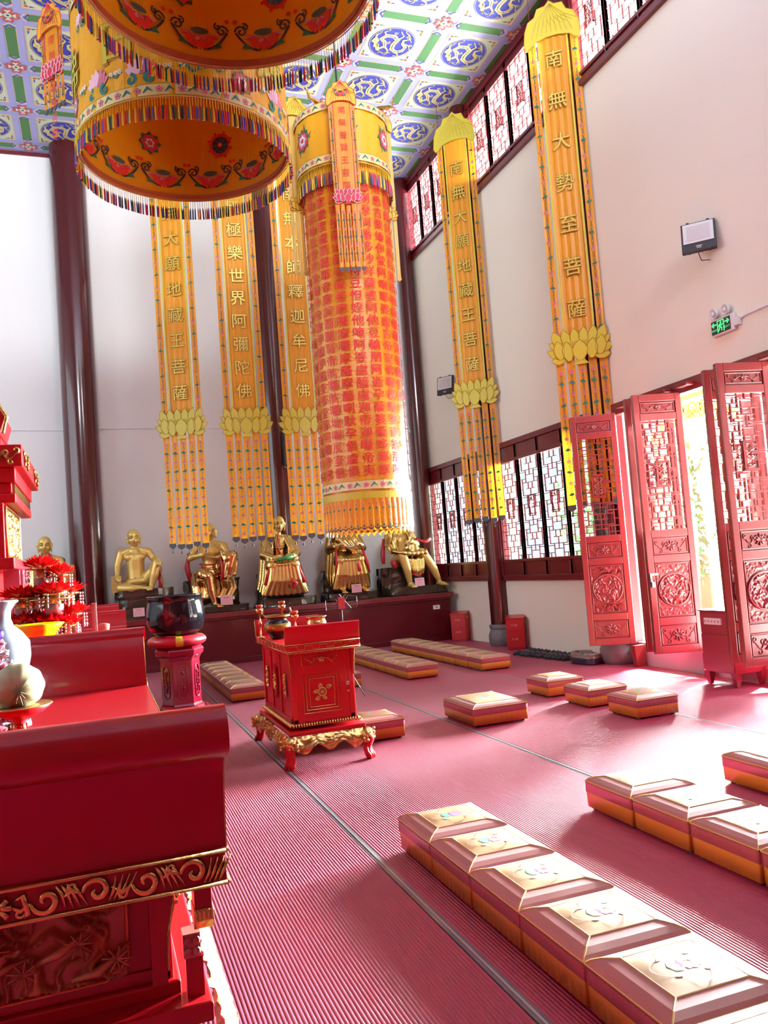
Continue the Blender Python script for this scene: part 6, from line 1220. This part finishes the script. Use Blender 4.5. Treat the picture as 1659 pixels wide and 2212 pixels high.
gr = mat('lit_green', (0.05, 0.95, 0.25), 0.5, em=1.2); b = MB(); b.m(gr); y = -0.057
for P in (rect(-0.052, -0.042, 0.03, 0.16), rect(0.042, 0.052, 0.03, 0.16), rect(-0.052, 0.052, 0.152, 0.162)): b.prism(P, y, -0.054)
b.prism(circ(10, 0.011, 0.005, 0.135), y, -0.054)
for P, w_ in ((((0.0, 0.122), (-0.008, 0.09)), 0.011), (((-0.008, 0.09), (0.02, 0.068), (0.012, 0.04)), 0.007), (((-0.01, 0.09), (-0.02, 0.062), (-0.036, 0.045)), 0.007), (((0.0, 0.115), (0.026, 0.10), (0.03, 0.115)), 0.005), (((0.0, 0.115), (-0.026, 0.108), (-0.03, 0.09)), 0.005)): b.ribbon(list(P), w_, y)
for s_ in (-1, 1):
    b.ribbon([(s_ * 0.062, 0.125), (s_ * 0.125, 0.125)], 0.007, y); b.ribbon([(s_ * 0.10, 0.15), (s_ * 0.13, 0.125), (s_ * 0.10, 0.10)], 0.007, y)
b.build('running_man_pictogram', r)
for word, x, sz in (('安全出口', -0.098, 0.021), ('EXIT', 0.098, 0.030)):
    b = MB(); b.m(gr); n = len(word)
    for i, ch in enumerate(word): text(b, ch, x + (i - (n - 1) / 2) * (0.0205 if n == 4 and ch != 'I' else 0.020), 0.065, sz, y)
    b.build('lettering', r)
for x in (-0.09, 0.09):
    b = MB(); b.T = Matrix.Translation((x, -0.05, 0.25)) @ Matrix.Rotation(PI / 2, 4, 'X'); b.m(white); b.lathe([(0.02, -0.05), (0.05, -0.02), (0.062, 0.02), (0.058, 0.025), (0.05, 0.015), (0.015, 0.0)], 20); b.m(mat('lamp_glass', (0.85, 0.82, 0.8), 0.1, coat=1)); b.ball((0, 0, 0.012), (0.03, 0.03, 0.018), 10, 6); b.build('emergency_lamp', r, smooth=True)
b = MB(); b.m(white); b.tube([(6.735, 7.02, 3.95), (6.74, 6.9, 3.98), (6.74, 5.0, 4.02), (6.74, 3.4, 4.02)], 0.012, 6); b.box(6.70, 6.748, 6.96, 7.04, 3.9, 3.99); tag(b.build('cable_trunking'), 'white cable trunking and socket running from the exit sign along the wall', 'cable')
b = MB(); b.m(white); b.tube([(-1.5, YB - 0.012, 4.52), (-0.45, YB - 0.012, 4.50), (-0.14, 15.59, 4.50), (0.3, YB - 0.012, 4.52), (2.0, YB - 0.012, 4.50), (3.0, YB - 0.012, 4.48), (3.5, 15.66, 4.46), (4.2, YB - 0.012, 4.46), (6.4, YB - 0.012, 4.40)], 0.010, 6); tag(b.build('wall_cable'), 'thin white cable running across the back wall and around the columns', 'cable')
b = MB(); b.m(white); b.lathe([(0.05, 0), (0.05, 0.05), (0.03, 0.06)], 20); o = b.build('wall_sensor', smooth=True); o.location = (6.45, 15.99, 4.36); o.rotation_euler = (PI / 2, 0, 0.2); o.location.y = YB - 0.002; tag(o, 'small round white sensor in the back corner at the end of the cable', 'sensor')
b = MB(); b.m(blackm); b.box(3.53, 3.66, 15.52, 15.66, 3.64, 4.30); b.m(mat('speaker_grille', (0.04, 0.04, 0.045), 0.5, bump=0.5, bscale=300)); b.box(3.54, 3.65, 15.512, 15.52, 3.66, 4.28); b.m(white); b.tube([(3.53, 15.56, 3.62), (3.60, 15.56, 3.57), (3.66, 15.56, 3.62)], 0.006, 5); tag(b.build('column_speaker', bev=0.006), 'narrow black column loudspeaker fixed to the right back column', 'loudspeaker')
def firebox(lab, x, y, rz):
    r = empty('fire_extinguisher_box', (x, y, 0.008), rz); tag(r, lab, 'fire box', 'red fire extinguisher boxes by the wall'); fr = mat('fire_box_red', (0.50, 0.01, 0.015), 0.35, coat=0.3)
    b = MB(); b.m(fr); b.box(-0.15, 0.15, -0.12, 0.12, 0.02, 0.50); b.prismx([(-0.13, 0.50), (0.13, 0.50), (0.13, 0.56), (-0.13, 0.52)], -0.16, 0.16); b.box(-0.14, 0.14, -0.11, 0.11, 0, 0.02); b.build('case', r, bev=0.004)
    b = MB(); b.m(fr); b.box(-0.14, 0.14, -0.126, -0.12, 0.04, 0.30); b.build('lower_door', r); b = MB(); b.m(fr); b.box(-0.14, 0.14, -0.126, -0.12, 0.31, 0.49); b.build('upper_door', r)
    b = MB(); b.m(mat('pale_pink_print', (0.85, 0.45, 0.45), 0.5)); [text(b, c_, -0.05 + 0.034 * i, zz, 0.034, -0.128) for zz in (0.40, 0.17) for i, c_ in enumerate('灭火器')]; b.build('lettering', r); b = MB(); b.m(mat('brass_plate', (0.6, 0.35, 0.1), 0.4)); b.T = Matrix.Rotation(PI / 2, 4, 'Z'); b.box(-0.05, 0.05, -0.153, -0.15, 0.42, 0.47); b.T = Matrix(); b.build('plate', r)
firebox('red fire extinguisher box between the statue platform and the window column', 6.56, 14.62, -0.75); firebox('red fire extinguisher box right of the window column, beside the slippers', 6.585, 12.42, -0.60)
# slippers in two rows along the wall
def slipper():
    r = empty('slipper'); b = MB(); b.m(mat('slipper_sole', (0.02, 0.018, 0.022), 0.7))
    sh = [(0.0, 0.0), (0.030, 0.01), (0.040, 0.05), (0.036, 0.11), (0.046, 0.18), (0.042, 0.24), (0.02, 0.272), (-0.02, 0.272), (-0.042, 0.24), (-0.046, 0.18), (-0.036, 0.11), (-0.040, 0.05), (-0.030, 0.01)]; n = len(sh)
    b.add([(x, y, 0) for x, y in sh] + [(x, y, 0.016) for x, y in sh], [list(range(n))[::-1], list(range(n, 2 * n))] + [(i, (i + 1) % n, (i + 1) % n + n, i + n) for i in range(n)]); b.build('sole', r)
    b = MB(); b.m(mat('slipper_cloth', (0.03, 0.026, 0.03), 0.8)); b.grid(lambda u, v: (-0.044 * math.cos(u * PI) * (1 - 0.35 * max(0, v - 0.6) / 0.4), 0.12 + 0.15 * v, 0.016 + 0.052 * math.sin(u * PI) * (1 - 0.75 * v ** 2)), 10, 6); b.m(mat('slipper_piping', (0.34, 0.32, 0.33), 0.7)); b.tube([(-0.044 * math.cos(t * PI / 10), 0.119, 0.016 + 0.053 * math.sin(t * PI / 10)) for t in range(11)], 0.0035, 5); b.build('upper', r, smooth=True); return r
s0 = slipper(); cnt = 0
for row in range(2):
    for k in range(12):
        o = s0 if cnt == 0 else copy_tree(s0); cnt += 1; rnd = random.Random(cnt)
        if row == 0: x, y = 6.37 + 0.012 * k, 11.72 - 0.108 * k
        else: x, y = 6.64 + 0.004 * k, 11.85 - 0.104 * k
        o.location = (x + rnd.uniform(-.015, .015), y, 0.008 if row == 0 else 0.008); o.rotation_euler = (0, 0, -PI / 2 - 0.25 + rnd.uniform(-.12, .12)) if False else (0, 0, PI / 2 + 0.2 + rnd.uniform(-.12, .12))
        tag(o, 'black cloth slipper in the %s row by the wall' % ('front' if row == 0 else 'back'), 'slipper', 'black slippers in the %s row by the wall' % ('front' if row == 0 else 'back'))
# shoe cover dispenser
r = empty('shoe_cover_machine', (6.36, 9.98, 0.008), 0.2); tag(r, 'low black and bronze shoe-cover machine on the floor by the doors', 'shoe cover machine')
b = MB(); b.m(mat('navy_plastic', (0.02, 0.02, 0.05), 0.3, coat=0.5)); P = circ(28, 0.17, 0, 0, rz=0.29); P = [(max(-0.15, min(0.15, x)), max(-0.22, y) if y < 0 else y) for x, y in P]; n = len(P)
b.add([(x, y, 0) for x, y in P] + [(x, y, 0.085) for x, y in P], [list(range(n))[::-1], list(range(n, 2 * n))] + [(i, (i + 1) % n, (i + 1) % n + n, i + n) for i in range(n)]); b.build('base', r, bev=0.01)
b = MB(); b.m(mat('bronze_plastic', (0.20, 0.12, 0.09), 0.3, coat=0.6)); Q = [(x * 0.62, y * 0.62 + 0.03) for x, y in P]; b.add([(x, y, 0.085) for x, y in P] + [(x * 0.93, y * 0.93, 0.13 + 0.03 * (y > 0)) for x, y in P] + [(x, y, 0.13 + 0.02 * (y > 0)) for x, y in Q] + [(x, y, 0.07) for x, y in Q], [(i + k * n, (i + 1) % n + k * n, (i + 1) % n + n * (k + 1), i + n * (k + 1)) for k in range(3) for i in range(n)]); b.build('top_cover', r, smooth=True)
b = MB(); b.m(mat('silver_plastic', (0.6, 0.6, 0.62), 0.3, metal=0.6)); b.box(-0.10, 0.10, -0.205, -0.13, 0.128, 0.137); b.build('silver_step', r); b = MB(); b.m(blackm); b.add([(x, y, 0.088) for x, y in Q], [list(range(n))]); b.build('opening', r)
# red cabinet between the leaves
cb = mat('cabinet_maroon', (0.26, 0.012, 0.03), 0.35, coat=0.6, noise_amt=0.06); r = empty('low_cabinet', (6.30, 7.08, 0.008)); tag(r, 'maroon wooden cabinet on bracket feet standing between the open door leaves', 'cabinet')
b = MB(); b.m(cb); b.box(0, 0.40, 0, 0.47, 0.14, 0.80); b.build('body', r, bev=0.004); b = MB(); b.m(cb); b.box(-0.015, 0.41, -0.015, 0.485, 0.80, 0.815); b.build('top', r, bev=0.003)
b = MB(); b.m(cb); b.box(-0.014, 0.0, 0.01, 0.46, 0.16, 0.55); b.m(blackm); b.box(-0.017, -0.014, 0.03, 0.036, 0.24, 0.32); b.box(-0.017, -0.014, 0.03, 0.036, 0.44, 0.52); b.build('door', r)
b = MB(); b.m(cb); b.box(-0.010, 0.0, 0.01, 0.46, 0.57, 0.78); b.m(white); b.box(-0.03, -0.010, 0.12, 0.38, 0.66, 0.73); b.m(mat('red_mark', (0.7, 0.15, 0.1), 0.5)); [b.box(-0.032, -0.030, 0.15 + 0.05 * i, 0.168 + 0.05 * i, 0.685, 0.705) for i in range(5)]; b.build('drawer', r)
for x, y in ((0.0, 0.0), (0.0, 0.40), (0.33, 0.0), (0.33, 0.40)):
    b = MB(); b.m(cb); b.add([(x - 0.004, y - 0.004, 0.15), (x + 0.08, y - 0.004, 0.15), (x + 0.08, y + 0.08, 0.15), (x - 0.004, y + 0.08, 0.15), (x + 0.01, y + 0.01, 0), (x + 0.05, y + 0.01, 0), (x + 0.05, y + 0.05, 0), (x + 0.01, y + 0.05, 0)], [(0, 1, 2, 3), (7, 6, 5, 4), (0, 4, 5, 1), (1, 5, 6, 2), (2, 6, 7, 3), (3, 7, 4, 0)]); b.build('foot', r)
b = MB(); b.m(doorred); b.prism([(6.58, 0.0), (6.70, 0.0), (6.72, 0.28), (6.56, 0.28)], 9.16, 9.24); tag(b.build('door_stop'), 'red wooden wedge standing under the hinge of the first door leaf', 'door stop')
b = MB(); b.m(doorred); b.prism([(6.60, 0.0), (6.70, 0.0), (6.72, 0.28), (6.60, 0.28)], 7.86, 7.93); tag(b.build('door_stop'), 'red wooden wedge behind the low maroon cabinet', 'door stop')
b = MB(); b.m(mat('tan_switch', (0.45, 0.36, 0.22), 0.5)); b.box(6.738, 6.752, 10.20, 10.32, 0.82, 0.90); tag(b.build('wall_switch'), 'small tan socket plate on the wall under the window, by the first door leaf', 'socket')
# ---- the courtyard outside
b = MB(); b.m(mat('courtyard_paving', (0.62, 0.60, 0.57), 0.8, noise_amt=0.08)); b.box(XW + 0.3, 40, -20, 40, -0.3, -0.02); tag(b.build('floor_courtyard'), kind='structure')
b = MB(); b.m(doorred); 
for y in (12.2, 9.6): b.lathe([(0.16, -0.02), (0.16, 4.3)], 24, (9.3, y, 0))
b.build('pillar_8', smooth=True); tag(bpy.data.objects['pillar_8'], kind='structure')
b = MB(); b.m(goldp); b.T = Matrix.Translation((9.3, 10.9, 3.45)) @ Matrix.Rotation(-PI / 2, 4, 'Z')
for s_ in (1, -1):
    for k in range(7):
        cx_, cz_ = s_ * (0.95 - 0.15 * k), 0.32 - 0.34 * math.exp(-k * 0.5); q = spiral(cx_, cz_, 0.11, 1.4, k * 2, s_, 16); b.tube([(x, 0, z) for x, z in q], [0.026] * 9 + [0.018] * 8, 6); b.tube([(cx_, 0, cz_ - 0.1), (cx_ - s_ * 0.09, 0, cz_ - 0.16), (cx_ - s_ * 0.17, 0, cz_ - 0.02)], 0.022, 6)
b.tube([(-1.08, 0, 0.5), (1.08, 0, 0.5)], 0.06, 6); b.T = Matrix(); tag(b.build('eave_fretwork', smooth=True), 'carved gilt fretwork hanging under the veranda beam outside the doors', 'fretwork')
def tree(lab, x, y, h, seed):
    rnd = random.Random(seed); r = empty('garden_tree', (x, y, -0.02)); tag(r, lab, 'tree', 'trees in the courtyard')
    b = MB(); b.m(mat('bark', (0.12, 0.08, 0.05), 0.9)); b.tube([(0, 0, 0), (0.1, 0, h * 0.4), (0, 0.1, h * 0.8)], [0.14, 0.1, 0.04], 8)
    for k in range(7): a = k * 0.9; b.tube([(0.05, 0, h * (0.3 + 0.07 * k)), (0.8 * math.cos(a), 0.8 * math.sin(a), h * (0.45 + 0.07 * k))], [0.05, 0.015], 5)
    b.build('trunk', r); b = MB(); b.m(mat('leaf_green', (0.16, 0.36, 0.10), 0.6, noise_amt=0.2, nscale=3, transl=0.6))
    for k in range(2600):
        d = Vector((rnd.gauss(0, 1), rnd.gauss(0, 1), rnd.gauss(0, 1))).normalized() * rnd.random() ** 0.4; c = Vector((d.x * 1.5, d.y * 1.5, h * 0.55 + d.z * h * 0.42)); e = Vector((rnd.gauss(0, 1), rnd.gauss(0, 1), rnd.gauss(0, 1))).normalized() * 0.09; f_ = e.orthogonal().normalized() * 0.04
        b.add([c - e, c + f_, c + e, c - f_], [(0, 1, 2, 3)])
    b.build('crown', r)
tree('pale green leafy tree in the courtyard seen through the open door gap', 11.8, 13.9, 4.6, 1); tree('second leafy courtyard tree seen through the door lattice', 12.2, 10.6, 4.4, 2); tree('third leafy courtyard tree seen through the lattice at the right edge', 12.0, 17.0, 4.8, 5)
